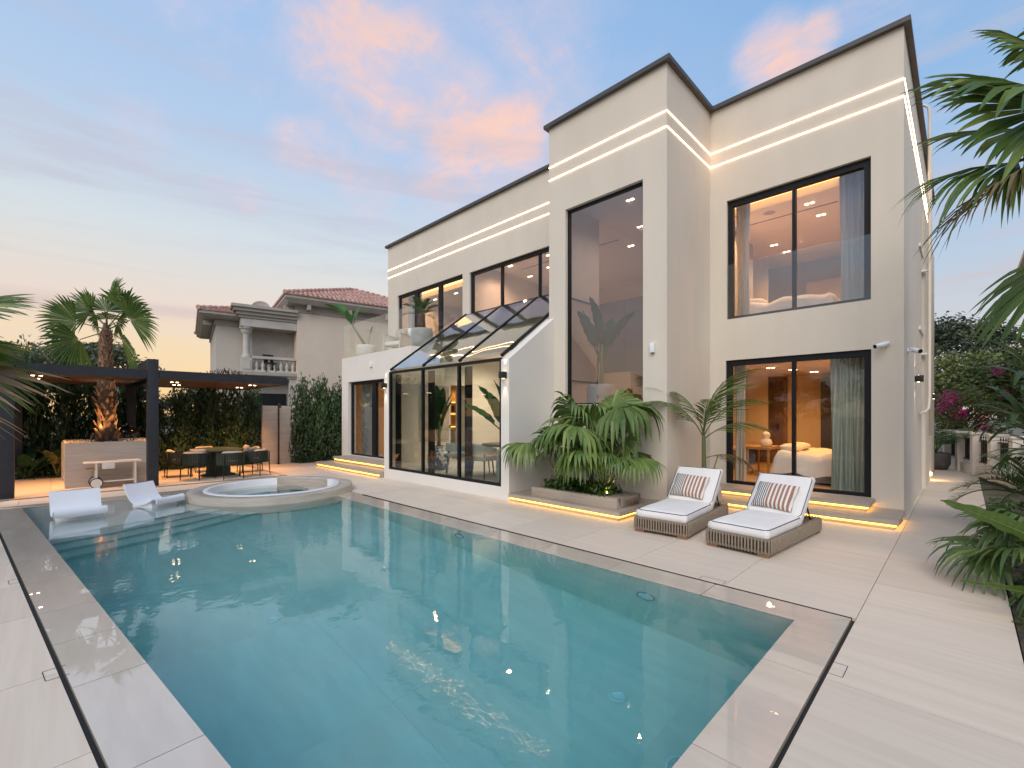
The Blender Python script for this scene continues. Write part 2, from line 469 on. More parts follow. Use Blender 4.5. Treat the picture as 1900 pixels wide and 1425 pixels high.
mat('leaf_ground', (0.04, 0.085, 0.018), (0.028, 0.06, 0.014), scale=3, rough=0.45, island=(0.085, 0.15, 0.03), transl=0.15)
mat('wood_brown', (0.09, 0.055, 0.035), rough=0.5)
mat('rug', (0.50, 0.47, 0.43), (0.45, 0.42, 0.38), scale=5, rough=0.95)
mat('red_brick', (0.24, 0.07, 0.05), rough=0.8)
glass_mat('glass', (0.94, 0.95, 0.95), 1.0)
glass_mat('glass_tint', (0.82, 0.82, 0.84), 2.4)
glass_mat('glass_dark', (0.74, 0.78, 0.76), 1.7)
glass_mat('glass_roof', (0.50, 0.55, 0.49), 2.4, wave=0.16, wscale=1.1)
glass_mat('glass_clear', (0.95, 0.97, 0.965), 1.5)
emit_mat('led_facade', (1.0, 0.62, 0.34), 7.0)
emit_mat('led_step', (1.0, 0.50, 0.06), 5.0)
emit_mat('led_cove', (1.0, 0.50, 0.14), 3.2)
emit_mat('lamp_warm', (1.0, 0.74, 0.42), 9.0)
emit_mat('lamp_soft', (1.0, 0.62, 0.26), 9.0)
emit_mat('shelf_glow', (1.0, 0.50, 0.12), 3.0)
water_mat()

# ------------------------------------------------------------------ mesh building
class MB:
    def __init__(self):
        self.v = []
        self.f = []
        self.smooth = []
    def add(self, vs, fs, smooth=False):
        o = len(self.v)
        self.v.extend([tuple(p) for p in vs])
        self.f.extend([tuple(i + o for i in f) for f in fs])
        self.smooth.extend([smooth] * len(fs))
        return self
    def box(self, a, b):
        x0, y0, z0 = a
        x1, y1, z1 = b
        x0, x1 = min(x0, x1), max(x0, x1); y0, y1 = min(y0, y1), max(y0, y1); z0, z1 = min(z0, z1), max(z0, z1)
        return self.add([(x0, y0, z0), (x1, y0, z0), (x1, y1, z0), (x0, y1, z0), (x0, y0, z1), (x1, y0, z1), (x1, y1, z1), (x0, y1, z1)],
                        [(0, 3, 2, 1), (4, 5, 6, 7), (0, 1, 5, 4), (1, 2, 6, 5), (2, 3, 7, 6), (3, 0, 4, 7)])
    def obox(self, c, size, M):
        hx, hy, hz = (s / 2 for s in size)
        c = Vector(c)
        vs = [c + M @ Vector((sx * hx, sy * hy, sz * hz)) for sz in (-1, 1) for sx, sy in ((-1, -1), (1, -1), (1, 1), (-1, 1))]
        return self.add(vs, [(0, 3, 2, 1), (4, 5, 6, 7), (0, 1, 5, 4), (1, 2, 6, 5), (2, 3, 7, 6), (3, 0, 4, 7)])
    def bar(self, p, q, w, h, up=(0, 0, 1)):
        p = Vector(p); q = Vector(q)
        d = (q - p)
        L = d.length
        d.normalize()
        s = d.cross(Vector(up))
        if s.length < 1e-4:
            s = d.cross(Vector((1, 0, 0)))
        s.normalize()
        u = s.cross(d)
        M = Matrix((d, s, u)).transposed()
        return self.obox((p + q) / 2, (L, w, h), M)
    def prism(self, poly, z0, z1):
        n = len(poly)
        A = sum(poly[i][0] * poly[(i + 1) % n][1] - poly[(i + 1) % n][0] * poly[i][1] for i in range(n))
        if A < 0:
            poly = poly[::-1]
        vs = [(p[0], p[1], z0) for p in poly] + [(p[0], p[1], z1) for p in poly]
        fs = [tuple(range(n - 1, -1, -1)), tuple(range(n, 2 * n))] + [(i, (i + 1) % n, n + (i + 1) % n, n + i) for i in range(n)]
        return self.add(vs, fs)
    def extrude(self, poly, axis, a, b):
        """poly in the two other axes (in x,y,z order), extruded along axis from a to b"""
        n = len(poly)
        def pt(p, t):
            q = list(p)
            q.insert(axis, t)
            return tuple(q)
        vs = [pt(p, a) for p in poly] + [pt(p, b) for p in poly]
        fs = [tuple(range(n)), tuple(range(2 * n - 1, n - 1, -1))] + [(i, n + i, n + (i + 1) % n, (i + 1) % n) for i in range(n)]
        return self.add(vs, fs)
    def tube(self, pts, rad, seg=8, cap=True, smooth=True):
        pts = [Vector(p) for p in pts]
        n = len(pts)
        if not hasattr(rad, '__len__'):
            rad = [rad] * n
        vs = []
        prev = None
        for i, p in enumerate(pts):
            d = (pts[min(i + 1, n - 1)] - pts[max(i - 1, 0)])
            if d.length < 1e-9:
                d = Vector((0, 0, 1))
            d.normalize()
            if prev is None:
                s = d.cross(Vector((0, 0, 1)))
                if s.length < 0.05:
                    s = d.cross(Vector((1, 0, 0)))
            else:
                s = prev - d * prev.dot(d)
            s.normalize()
            prev = s
            u = d.cross(s)
            for k in range(seg):
                a = 2 * PI * k / seg
                vs.append(p + (s * math.cos(a) + u * math.sin(a)) * rad[i])
        fs = []
        for i in range(n - 1):
            for k in range(seg):
                k2 = (k + 1) % seg
                fs.append((i * seg + k, (i + 1) * seg + k, (i + 1) * seg + k2, i * seg + k2))
        self.add(vs, fs, smooth)
        if cap:
            o = len(self.v) - len(vs)
            self.f.append(tuple(o + k for k in range(seg)))
            self.f.append(tuple(o + (n - 1) * seg + k for k in range(seg - 1, -1, -1)))
            self.smooth.extend([False, False])
        return self
    def lathe(self, prof, seg=24, c=(0, 0, 0), a0=0.0, a1=2 * PI, smooth=True):
        full = abs(a1 - a0 - 2 * PI) < 1e-6
        m = seg if full else seg + 1
        vs = []
        for r, z in prof:
            for k in range(m):
                a = a0 + (a1 - a0) * k / seg
                vs.append((c[0] + r * math.cos(a), c[1] + r * math.sin(a), c[2] + z))
        fs = []
        for i in range(len(prof) - 1):
            for k in range(seg):
                k2 = (k + 1) % m if full else k + 1
                fs.append((i * m + k, i * m + k2, (i + 1) * m + k2, (i + 1) * m + k))
        return self.add(vs, fs, smooth)
    def grid(self, fn, nu, nv, smooth=True, double=None):
        vs = [fn(i / nu, j / nv) for j in range(nv + 1) for i in range(nu + 1)]
        fs = [(j * (nu + 1) + i, j * (nu + 1) + i + 1, (j + 1) * (nu + 1) + i + 1, (j + 1) * (nu + 1) + i) for j in range(nv) for i in range(nu)]
        return self.add(vs, fs, smooth)
    def wall(self, axis, pos, th, a0, a1, z0, z1, holes):
        """a slab with rectangular holes; axis 'x': runs along x at y=pos..pos+th; axis 'y': runs along y at x=pos..pos+th; holes (a0,a1,z0,z1)"""
        us = sorted(set([a0, a1] + [h[0] for h in holes] + [h[1] for h in holes]))
        zs = sorted(set([z0, z1] + [h[2] for h in holes] + [h[3] for h in holes]))
        us = [u for u in us if a0 - 1e-6 <= u <= a1 + 1e-6]
        zs = [z for z in zs if z0 - 1e-6 <= z <= z1 + 1e-6]
        def solid(i, j):
            if i < 0 or j < 0 or i >= len(us) - 1 or j >= len(zs) - 1:
                return False
            u = (us[i] + us[i + 1]) / 2
            z = (zs[j] + zs[j + 1]) / 2
            return not any(h[0] < u < h[1] and h[2] < z < h[3] for h in holes)
        def P(u, d, z):
            return (u, pos + d, z) if axis == 'x' else (pos + d, u, z)
        def q(a, b, c, d):
            self.add([a, b, c, d], [(0, 1, 2, 3)] if axis == 'x' else [(3, 2, 1, 0)])
        for i in range(len(us) - 1):
            for j in range(len(zs) - 1):
                if not solid(i, j):
                    continue
                u0, u1, w0, w1 = us[i], us[i + 1], zs[j], zs[j + 1]
                q(P(u0, 0, w0), P(u1, 0, w0), P(u1, 0, w1), P(u0, 0, w1))
                q(P(u1, th, w0), P(u0, th, w0), P(u0, th, w1), P(u1, th, w1))
                if not solid(i - 1, j):
                    q(P(u0, th, w0), P(u0, 0, w0), P(u0, 0, w1), P(u0, th, w1))
                if not solid(i + 1, j):
                    q(P(u1, 0, w0), P(u1, th, w0), P(u1, th, w1), P(u1, 0, w1))
                if not solid(i, j - 1):
                    q(P(u0, th, w0), P(u1, th, w0), P(u1, 0, w0), P(u0, 0, w0))
                if not solid(i, j + 1):
                    q(P(u0, 0, w1), P(u1, 0, w1), P(u1, th, w1), P(u0, th, w1))
        return self
    def mesh(self, name, off=(0, 0, 0), bevel=0.0, bseg=2, subdiv=0):
        me = bpy.data.meshes.new(name)
        o = Vector(off)
        me.from_pydata([tuple(Vector(p) - o) for p in self.v], [], self.f)
        me.polygons.foreach_set('use_smooth', self.smooth)
        if bevel > 0 or subdiv > 0:
            bm = bmesh.new()
            bm.from_mesh(me)
            bmesh.ops.remove_doubles(bm, verts=bm.verts, dist=1e-5)
            if bevel > 0:
                ed = [e for e in bm.edges if len(e.link_faces) == 2 and e.calc_face_angle(0) > 0.5]
                bmesh.ops.bevel(bm, geom=ed, offset=bevel, segments=bseg, profile=0.6, affect='EDGES')
                for f in bm.faces:
                    f.smooth = True
            bm.to_mesh(me)
            bm.free()
            if bevel > 0:
                try:
                    me.set_sharp_from_angle(angle=R(40))
                except Exception:
                    pass
        me.update()
        return me

def link(o, parent=None):
    COL.objects.link(o)
    if parent is not None:
        o.parent = parent
    return o

def thing(name, label, cat, loc=(0, 0, 0), rz=0.0, group=None, kind=None):
    o = bpy.data.objects.new(name, None)
    o.empty_display_size = 0.1
    o.location = loc
    o.rotation_euler = (0, 0, rz)
    link(o)
    tag(o, label, cat, group, kind)
    return o

def tag(o, label=None, cat=None, group=None, kind=None):
    if label: o['label'] = label
    if cat: o['category'] = cat
    if group: o['group'] = group
    if kind: o['kind'] = kind
    return o

def put(name, me, m, parent=None, loc=(0, 0, 0), rot=(0, 0, 0), scale=None, label=None, kind=None):
    if isinstance(me, MB):
        me = me.mesh(name)
    if m is not None and len(me.materials) == 0:
        me.materials.append(MATS[m] if isinstance(m, str) else m)
    o = bpy.data.objects.new(name, me)
    o.location = loc
    o.rotation_euler = rot
    if scale is not None:
        o.scale = scale if hasattr(scale, '__len__') else (scale,) * 3
    link(o, parent)
    if label: o['label'] = label
    if kind: o['kind'] = kind
    return o

def wput(name, mb, m, parent=None, bevel=0.0, kind=None, bseg=2, label=None):
    """mb holds world coordinates; parent (unrotated) sits at its own location"""
    if parent is None:
        xs = np.array(mb.v)
        c = (xs.min(0) + xs.max(0)) / 2
        c[2] = xs[:, 2].min()
        off = Vector([float(q) for q in c])
        o = put(name, mb.mesh(name, off, bevel, bseg), m, None, off)
    else:
        off = Vector((0, 0, 0))
        p = parent
        while p is not None:
            off = off + Vector(p.location)
            p = p.parent
        o = put(name, mb.mesh(name, off, bevel, bseg), m, parent)
    if kind: o['kind'] = kind
    if label: o['label'] = label
    return o

def wthing(name, mb, m, label, cat, group=None, bevel=0.0, kind=None, bseg=2):
    return tag(wput(name, mb, m, None, bevel, kind, bseg), label, cat, group)

def lamp(name, typ, loc, energy, color, parent=None, size=0.1, rot=(0, 0, 0), spot=None, blend=0.6, size_y=None):
    l = bpy.data.lights.new(name, typ)
    l.energy = energy
    l.color = color
    if typ == 'AREA':
        l.shape = 'RECTANGLE'
        l.size = size
        l.size_y = size_y or size
    elif typ == 'SPOT':
        l.spot_size = R(spot)
        l.spot_blend = blend
        l.shadow_soft_size = size
    else:
        l.shadow_soft_size = size
    o = bpy.data.objects.new(name, l)
    o.location = loc
    o.rotation_euler = rot
    COL.objects.link(o)
    if parent is not None:
        o.parent = parent
    return o

def copy_tree(o, parent=None):
    c = o.copy()
    COL.objects.link(c)
    c.parent = parent
    for ch in list(o.children):
        copy_tree(ch, c)
    return c

# ------------------------------------------------------------------ ground, deck, pool
rng = random.Random(7)
PA, PB, PC, PD = Vector((-12.33, -0.375, 0)), Vector((-0.99, 0.757, 0)), Vector((-0.99, 4.363, 0)), Vector((-11.55, 4.235, 0))
HX0, HX1, HY0, HY1 = -12.62, -0.62, -0.80, 5.25      # hole in the ground and the deck base

def sheet_with_hole(x0, x1, y0, y1, z):
    m = MB()
    xs = [x0, HX0, HX1, x1]
    ys = [y0, HY0, HY1, y1]
    for i in range(3):
        for j in range(3):
            if i == 1 and j == 1:
                continue
            m.add([(xs[i], ys[j], z), (xs[i + 1], ys[j], z), (xs[i + 1], ys[j + 1], z), (xs[i], ys[j + 1], z)], [(0, 1, 2, 3)])
    return m
g = put('ground', sheet_with_hole(-500, 500, -500, 500, -0.09), 'ground')
tag(g, 'bare sandy ground stretching beyond the plot', None, None, 'structure')
deck = put('pool_deck', sheet_with_hole(-19.2, 0.30, -5.0, 22.0, -0.055), 'grout')
tag(deck, 'pale travertine pool deck laid in large slabs', None, None, 'structure')
GAP = 0.0028
TCACHE = {}
def rect_tile(x0, x1, y0, y1, m='deck_tile', parent=None, z1=0.0, zt=0.045, name='deck_tile'):
    w, h = round(x1 - x0, 3), round(y1 - y0, 3)
    key = (w, h, m, zt)
    if key not in TCACHE:
        b = MB().box((-w / 2 + GAP, -h / 2 + GAP, -zt), (w / 2 - GAP, h / 2 - GAP, 0))
        me = b.mesh(name)
        me.materials.append(MATS[m])
        TCACHE[key] = me
    return put(name, TCACHE[key], None, parent or deck, ((x0 + x1) / 2, (y0 + y1) / 2, z1 + rng.uniform(-0.0006, 0.0006)))
def poly_tile(poly, m='deck_tile', parent=None, zt=0.045, name='deck_tile', z1=0.0):
    c = sum((Vector((p[0], p[1], 0)) for p in poly), Vector()) / len(poly)
    q = []
    for p in poly:
        d = Vector((p[0], p[1], 0)) - c
        q.append((d.x * (1 - GAP * 1.4 / d.length), d.y * (1 - GAP * 1.4 / d.length)))
    return put(name, MB().prism(q, -zt, 0), m, parent or deck, (c.x, c.y, z1 + rng.uniform(-0.0005, 0.0005)))

SPC = Vector((-10.80, 3.50, 0))
# slabs on the house side of the pool
XJ = [-0.6385 - 1.06 * k for k in range(12)] + [-13.30]
XJ = sorted(set(round(x, 3) for x in XJ if x > -13.0) | {-13.46})
yrows = [4.735, 5.82, 6.98, 8.14, 9.30]
for i in range(len(XJ) - 1):
    x0, x1 = XJ[i], XJ[i + 1]
    for j in range(4):
        y0, y1 = yrows[j], yrows[j + 1]
        if j >= 2 and -11.0 < x0 and x1 < -4.9:
            continue
        if x1 <= -9.0 and j == 0:      # round the raised spa
            low = []
            for q in range(13):
                xx = x0 + (x1 - x0) * q / 12
                dx = xx - SPC.x
                cyy = SPC.y + math.sqrt(1.55 ** 2 - dx * dx) if abs(dx) < 1.55 else 0
                low.append((xx, max(y0, cyy)))
            poly_tile(low + [(x1, y1), (x0, y1)])
            continue
        rect_tile(x0, x1, y0, y1)
# slabs between the pergola and the villa steps
for x0, x1 in ((-14.52, -13.46), (-15.58, -14.52), (-16.64, -15.58), (-17.7, -16.64), (-18.9, -17.7)):
    for y0, y1 in ((4.72, 5.82), (5.82, 6.98), (6.98, 8.14), (8.14, 9.30)):
        rect_tile(x0, x1, y0, y1)
# the strip along the garden bed, running past the side of the house
ys = [1.17 * k - 4.67 + 0.0 for k in range(0, 23)]
for k in range(len(ys) - 1):
    if ys[k] < 22 and ys[k + 1] > -3.6:
        rect_tile(-0.638, 0.295, ys[k] + 0.0, ys[k + 1])
for k in range(11):
    rect_tile(-0.70, -0.638, 9.30 + 1.17 * k, 9.30 + 1.17 * (k + 1))
# coping at the far end, in front of the pergola
ycop = [-1.75, -0.42, 0.70, 1.82, 2.94, 4.06, 4.72]
for k in range(len(ycop) - 1):
    rect_tile(-13.46, -12.60, ycop[k], ycop[k + 1], 'deck_tile_turned')

# deck left of the slot drain: rows parallel to the pool's left side
ldir = (PB - PA).normalized()
lnor = Vector((ldir.y, -ldir.x, 0))        # away from the pool
def LP(s, t):
    p = PA + ldir * s + lnor * t
    return (p.x, p.y)
GUT0, GUT1 = 0.362, 0.389                    # slot between coping and deck
s_j = [-3.2, -2.1, -1.0, 0.12, 1.22, 2.32, 3.42, 4.52, 5.62, 6.72, 8.085, 9.205, 10.3, 11.4]
s_c = [0.0, 1.22, 2.32, 3.42, 4.52, 5.62, 6.72, 7.55, 8.385, 9.505, 10.6, 11.39]
for k in range(len(s_j) - 1):
    for r in range(3):
        t0 = GUT1 + r * 1.16
        poly_tile([LP(s_j[k], t0), LP(s_j[k + 1], t0), LP(s_j[k + 1], t0 + 1.16), LP(s_j[k], t0 + 1.16)])
# near corner behind the camera side
rect_tile(-0.638, 0.295, -4.9, -3.6)

basin = put('pool_basin', MB().prism([(-12.5, -0.6), (-0.75, -0.6), (-0.75, 5.2), (-12.5, 5.2)], -2.3, -2.05), 'pool_tile')
tag(basin, 'stone lined swimming pool with curved entry steps', None, None, 'structure')
def wall_prism(poly, z0, z1, m='pool_tile', name='pool_wall'):
    return wput(name, MB().prism(poly, z0, z1), m, basin)
T = 0.32
zw = -0.048
wall_prism([(PA.x, PA.y), (PB.x, PB.y), (PB.x + .02, PB.y - T), (PA.x - .02, PA.y - T)], -2.05, zw)
wall_prism([(PB.x, PB.y - T), (PB.x + T, PB.y - T), (PC.x + T, PC.y + T), (PC.x, PC.y + T)], -2.05, zw)
wall_prism([(PC.x, PC.y), (PC.x, PC.y + T), (-12.3, 4.235 + T), (-12.3, 4.226)], -2.05, zw)
wall_prism([(PA.x, PA.y), (PD.x, PD.y), (-12.62, 4.235 + T), (-12.62, PA.y - T)], -2.05, zw)
# floor sloping down to the deep end, with joints as separate slabs
fx = [-12.4, -9.6, -8.0, -6.4, -4.8, -3.2, -1.6, -0.9]
def fz(x):
    return -0.86 - 0.52 * max(0, min(1, (x + 8.4) / 7.4))
for i in range(len(fx) - 1):
    for y0, y1 in ((-0.5, 1.9), (1.9, 4.5)):
        a, b = fx[i] + 0.0004, fx[i + 1] - 0.0004
        m = MB().add([(a, y0, -2.0), (b, y0, -2.0), (b, y1 - .0008, -2.0), (a, y1 - .0008, -2.0), (a, y0, fz(a)), (b, y0, fz(b)), (b, y1 - .0008, fz(b)), (a, y1 - .0008, fz(a))],
                     [(0, 3, 2, 1), (4, 5, 6, 7), (0, 1, 5, 4), (1, 2, 6, 5), (2, 3, 7, 6), (3, 0, 4, 7)])
        wput('floor_slab', m, 'pool_tile', basin)
# curved steps: edges measured along the pool's left side and out to the spa
SPC = Vector((-10.80, 3.50, 0))
def step_edge(off):
    pts = []
    for k in range(13):
        y = -0.45 + k * (3.2 / 12)
        pts.append((-9.22 - 0.30 * (y - 0.0) - 0.055 * y * abs(y) + off, y))
    return pts
for off, zt in ((0.0, -0.17), (0.34, -0.33), (0.68, -0.49), (1.02, -0.66)):
    e = step_edge(off)
    wput('shallow_shelf' if off == 0 else 'pool_step', MB().prism([(-12.45, -0.5)] + e + [(-12.45, 2.75)], -1.2, zt), 'pool_tile', basin)

# coping, flush and wet
def coping(poly):
    return poly_tile(poly, 'coping_wet', basin, 0.045, 'coping_stone')
for k in range(len(s_c) - 1):
    a, b = s_c[k], s_c[k + 1]
    q = [LP(a, -0.012), LP(b, -0.012), LP(b, GUT0), LP(a, GUT0)]
    if k == len(s_c) - 2:
        q = [LP(a, -0.012), (PB.x + .012, PB.y + .012), (-0.666, 0.36), LP(a, GUT0)]
    coping(q)
ny = [0.36, 1.17, 2.34, 3.507, 4.10]
for k in range(len(ny) - 1):
    y0 = max(ny[k], 0.36)
    coping([(PB.x - .012, max(y0, 0.745)), (-0.666, y0), (-0.666, ny[k + 1]), (PB.x - .012, max(ny[k + 1], 0.76))])
coping([(PB.x - .012, 4.10), (-0.666, 4.10), (-0.666, 4.707), (PC.x - .012, 4.351)])
cx = [PC.x - .012, -1.77, -2.80, -3.83, -4.89, -5.95, -7.0, -8.07, -9.13, -9.9]
for k in range(len(cx) - 1):
    a, b = cx[k], cx[k + 1]
    ya, yb = 4.351 + .01228 * (a - PC.x), 4.351 + .01228 * (b - PC.x)
    ga, gb = 4.707 + .0045 * (a + .666), 4.707 + .0045 * (b + .666)
    if k == 0:
        coping([(a, ya), (-0.666, 4.707), (b, gb), (b, yb)])
    else:
        coping([(a, ya), (a, ga), (b, gb), (b, yb)])
for y0, y1 in ((-0.72, 0.7), (0.7, 1.85)):
    x0 = PA.x + .175 * (y0 + .375) + .012
    x1 = PA.x + .175 * (y1 + .375) + .012
    coping([(-12.597, y0), (x0, max(y0, -0.37)), (x1, y1), (-12.597, y1)])
arc = [(SPC.x + 1.55 * math.cos(R(q)), SPC.y + 1.55 * math.sin(R(q))) for q in range(244, 110, -6)]
arc = [p for p in arc if 1.85 < p[1] < 4.72]
coping([(-12.597, 1.852)] + [(min(arc[0][0], -11.9), 1.852)] + arc + [(-11.75, 4.72), (-12.597, 4.72)])
# slot drains
def slot(poly, name='slot_drain'):
    return wput(name, MB().prism(poly, -0.05, -0.028), 'gutter_black', deck)
slot([LP(-0.3, GUT0), LP(11.5, GUT0), LP(11.5, GUT1), LP(-0.3, GUT1)])
slot([(-0.666, 0.3), (-0.638, 0.3), (-0.638, 4.735), (-0.666, 4.735)])
slot([(-0.666, 4.707), (-0.666, 4.735), (-9.85, 4.70), (-9.85, 4.665)])
wput('slot_shade_strip', MB().prism([(-0.666, 4.7315), (-0.666, 4.736), (-9.2, 4.736), (-9.2, 4.7315)], -0.027, -0.0015), 'gutter_black', deck)  # black strip added over the pale slab side as shade in the slot
# access covers beside the drains: framed by dark joints
def cover(c, u, w, h):
    u = Vector(u).normalized()
    n = Vector((-u.y, u.x, 0))
    c = Vector(c)
    def P(s, t):
        p = c + u * s + n * t
        return (p.x, p.y)
    m = MB()
    e = 0.004
    m.prism([P(-w / 2, 0), P(-w / 2 + e, 0), P(-w / 2 + e, h), P(-w / 2, h)], 0.0008, 0.0016)
    m.prism([P(w / 2 - e, 0), P(w / 2, 0), P(w / 2, h), P(w / 2 - e, h)], 0.0008, 0.0016)
    m.prism([P(-w / 2 + e, h - e), P(w / 2 - e, h - e), P(w / 2 - e, h), P(-w / 2 + e, h)], 0.0008, 0.0016)
    wput('cover_joint', m, 'gutter_black', deck)
cover((-0.637, 3.70, 0), (0, -1, 0), 0.19, 0.082)
cover((-4.26, 0.085, 0), (ldir.x, ldir.y, 0), 0.17, -0.11)
cover((-6.9, -0.18, 0), (ldir.x, ldir.y, 0), 0.17, -0.11)
cover((-1.84, 4.742, 0), (-1, -0.004, 0), 0.24, -0.10)

# water
w_poly = [(PA.x - .03, PA.y - .03), (PB.x + .03, PB.y - .03), (PC.x + .03, PC.y + .03), (-11.8, PD.y + .03), (-12.0, 4.2)]
water = put('pool_water', MB().prism([(p[0], p[1]) for p in w_poly], -1.98, -0.0055), 'water')
tag(water, 'clear turquoise pool water with gentle ripples', None, None, 'structure')

# pool fittings
def on_wall_light(x, z, y):
    t = thing('pool_light', None, 'pool light', (x, y, z))
    m = MB()
    m.lathe([(0.0, 0.0), (0.10, 0.0), (0.105, 0.012), (0.098, 0.022), (0.085, 0.02)], 28)
    r = put('rim', m, 'chrome', t, (0, 0, 0), (R(90), 0, 0))
    b = MB().lathe([(0.084, 0.014), (0.05, 0.022), (0.0, 0.025)], 24)
    put('lens', b, 'white_plastic', t, (0, 0, 0), (R(90), 0, 0))
    return t
for i, (x, z) in enumerate(((-5.35, -0.42), (-2.34, -0.52))):
    t = on_wall_light(x, z, 4.363 + .01228 * (x + .99) - 0.002)
    t['label'] = ('round underwater pool light in the wall nearer the dining conservatory', 'round underwater pool light in the wall below the striped loungers')[i]
    t['group'] = 'underwater lights in the pool wall'
def floor_inlet(x, y, r=0.065):
    m = MB().lathe([(r, 0.0), (r, 0.012), (r * .8, 0.02), (r * .75, 0.014), (0, 0.018)], 24)
    return m
for i, (x, y, lb) in enumerate(((-2.0, 3.25, 'small round white inlet on the deep pool floor, nearest the deck corner'),
                                (-1.95, 2.2, 'small white inlet on the pool floor close to the floor drain'),
                                (-4.9, 3.5, 'small white inlet on the pool floor under the conservatory reflection'),
                                (-5.0, 1.6, 'small white inlet in the middle of the pool floor'))):
    o = put('pool_inlet', floor_inlet(0, 0), 'white_plastic', None, (x, y, fz(x) + .001))
    tag(o, lb, 'pool inlet', 'inlets in the pool floor')
dr = thing('floor_drain', 'round slotted white drain grate on the pool floor by the near edge', 'drain', (-1.33, 2.98, fz(-1.33)))
put('rim', MB().lathe([(0.13, 0.0), (0.13, 0.02), (0.10, 0.028), (0.098, 0.012)], 32), 'white_plastic', dr)
gm = MB()
for r0 in (0.085, 0.068, 0.051, 0.034, 0.017):
    gm.lathe([(r0 + .005, 0.012), (r0 + .005, 0.024), (r0 - .005, 0.024), (r0 - .005, 0.012)], 28)
for k in range(6):
    a = k * PI / 3
    gm.bar((0, 0, .02), (math.cos(a) * .097, math.sin(a) * .097, .02), .006, .008)
put('grate', gm, 'white_plastic', dr)
put('sump', MB().lathe([(0.098, 0.006), (0.0, 0.006)], 24), 'black_matt', dr)

# raised round spa
spa = thing('spa_tub', 'raised round spa of beige stone with a white inner lining', 'spa', (SPC.x, SPC.y, 0))
zs = 0.135
put('outer_wall', MB().lathe([(1.60, -1.4), (1.60, zs - .004), (1.596, zs), (1.33, zs), (1.33, -.78)], 96), 'spa_stone', spa)
a0, a1 = R(96), R(160)
wm = MB()
wm.lathe([(1.327, zs - .02), (1.327, zs + .012), (1.30, zs + .018), (1.235, zs + .018), (1.222, zs + .008), (1.215, -0.75)], 90, a0=a1, a1=a0 + 2 * PI)
for aa in (a0, a1):
    c, s = math.cos(aa), math.sin(aa)
    wm.add([(1.215 * c, 1.215 * s, -.75), (1.327 * c, 1.327 * s, -.75), (1.327 * c, 1.327 * s, zs + .012), (1.235 * c, 1.235 * s, zs + .018)], [(0, 1, 2, 3)])
put('white_lining', wm, 'spa_white', spa)
for (ro, ri, z) in ((1.322, 1.12, zs - 0.012), (1.1195, 0.92, zs - 0.12), (0.9195, 0.70, zs - 0.23)):
    aa = [a0 + (a1 - a0) * k / 24 for k in range(25)]
    m = MB().prism([(ro * math.cos(q), ro * math.sin(q)) for q in aa] + [(ri * math.cos(q), ri * math.sin(q)) for q in reversed(aa)], -.62, z)
    put('entry_step', m, 'spa_stone', spa)
put('spa_floor', MB().lathe([(1.3, -0.62), (0, -0.62)], 48), 'spa_white', spa)
put('spa_water', MB().lathe([(1.214, -0.60), (0, -0.60)], 48), 'glass_clear', spa)

# ------------------------------------------------------------------ the white villa
villa = thing('villa', 'modern flat roofed cream villa with lit parapet lines and large black framed windows', 'house', (-3.79, 9.76, 0))
H = villa
wall = MB()
XR, YF, YM, YL, ZT = -0.69, 9.76, 7.79, 9.04, 8.03
RB = (-3.79, XR)
wall.wall('x', YF, 0.20, -3.79, XR, 0.0, ZT, [(-3.475, -1.11, 0.30, 2.815), (-3.455, -1.115, 3.655, 6.085)])
wput('wall', wall, 'render_wall', H)
m = MB().wall('y', -0.89, 0.20, 9.96, 18.6, 0.0, ZT, [])
m.box((-0.69, 14.2, 0), (-0.625, 18.6, 6.4))
wput('side_wall', m, 'render_wall', H)
m = MB().wall('y', -3.99, 0.20, 7.99, 9.76, 0.0, ZT, [])
wput('return_wall', m, 'render_wall', H)
m = MB().wall('x', YM, 0.20, -6.54, -3.79, 0.0, ZT, [(-6.085, -4.262, 1.92, 6.11)])
m.wall('y', -6.54, 0.20, 7.99, 9.04, 0.0, ZT, [])
wput('tower_wall', m, 'render_wall', H)
m = MB().wall('x', YL, 0.20, -15.55, -6.54, 3.68, ZT, [(-14.87, -11.10, 3.70, 6.10), (-10.76, -6.54, 4.78, 6.06)])
m.wall('y', -15.55, 0.20, 9.24, 18.6, 0.0, ZT, [])
m.box((-11.2, 9.04, 0), (-10.9, 9.24, 3.68))
m.box((-10.9, 9.04, 4.66), (-6.54, 9.24, 4.7799)) if False else None
wput('upper_wall', m, 'render_wall', H)
# parapet coping
m = MB()
zc0, zc1 = 8.03, 8.108
m.box((-15.64, 8.95, zc0), (-6.54, 9.24, zc1))
m.box((-6.63, 7.70, zc0), (-3.70, 7.99, zc1))
m.box((-6.63, 7.99, zc0), (-6.34, 8.95, zc1))
m.box((-3.99, 7.99, zc0), (-3.70, 9.67, zc1))
m.box((-3.99, 9.67, zc0), (-0.60, 9.96, zc1))
m.box((-0.89, 9.96, zc0), (-0.60, 18.7, zc1))
m.box((-15.64, 9.24, zc0), (-15.35, 18.6, zc1))
wput('roof_coping', m, 'coping_dark', H)
wput('flat_roof', MB().prism([(-15.4, 9.2), (-6.4, 9.2), (-6.4, 7.95), (-3.9, 7.95), (-3.9, 9.9), (-0.88, 9.9), (-0.88, 18.6), (-15.4, 18.6)], 7.0, 7.2), 'coping_dark', H)
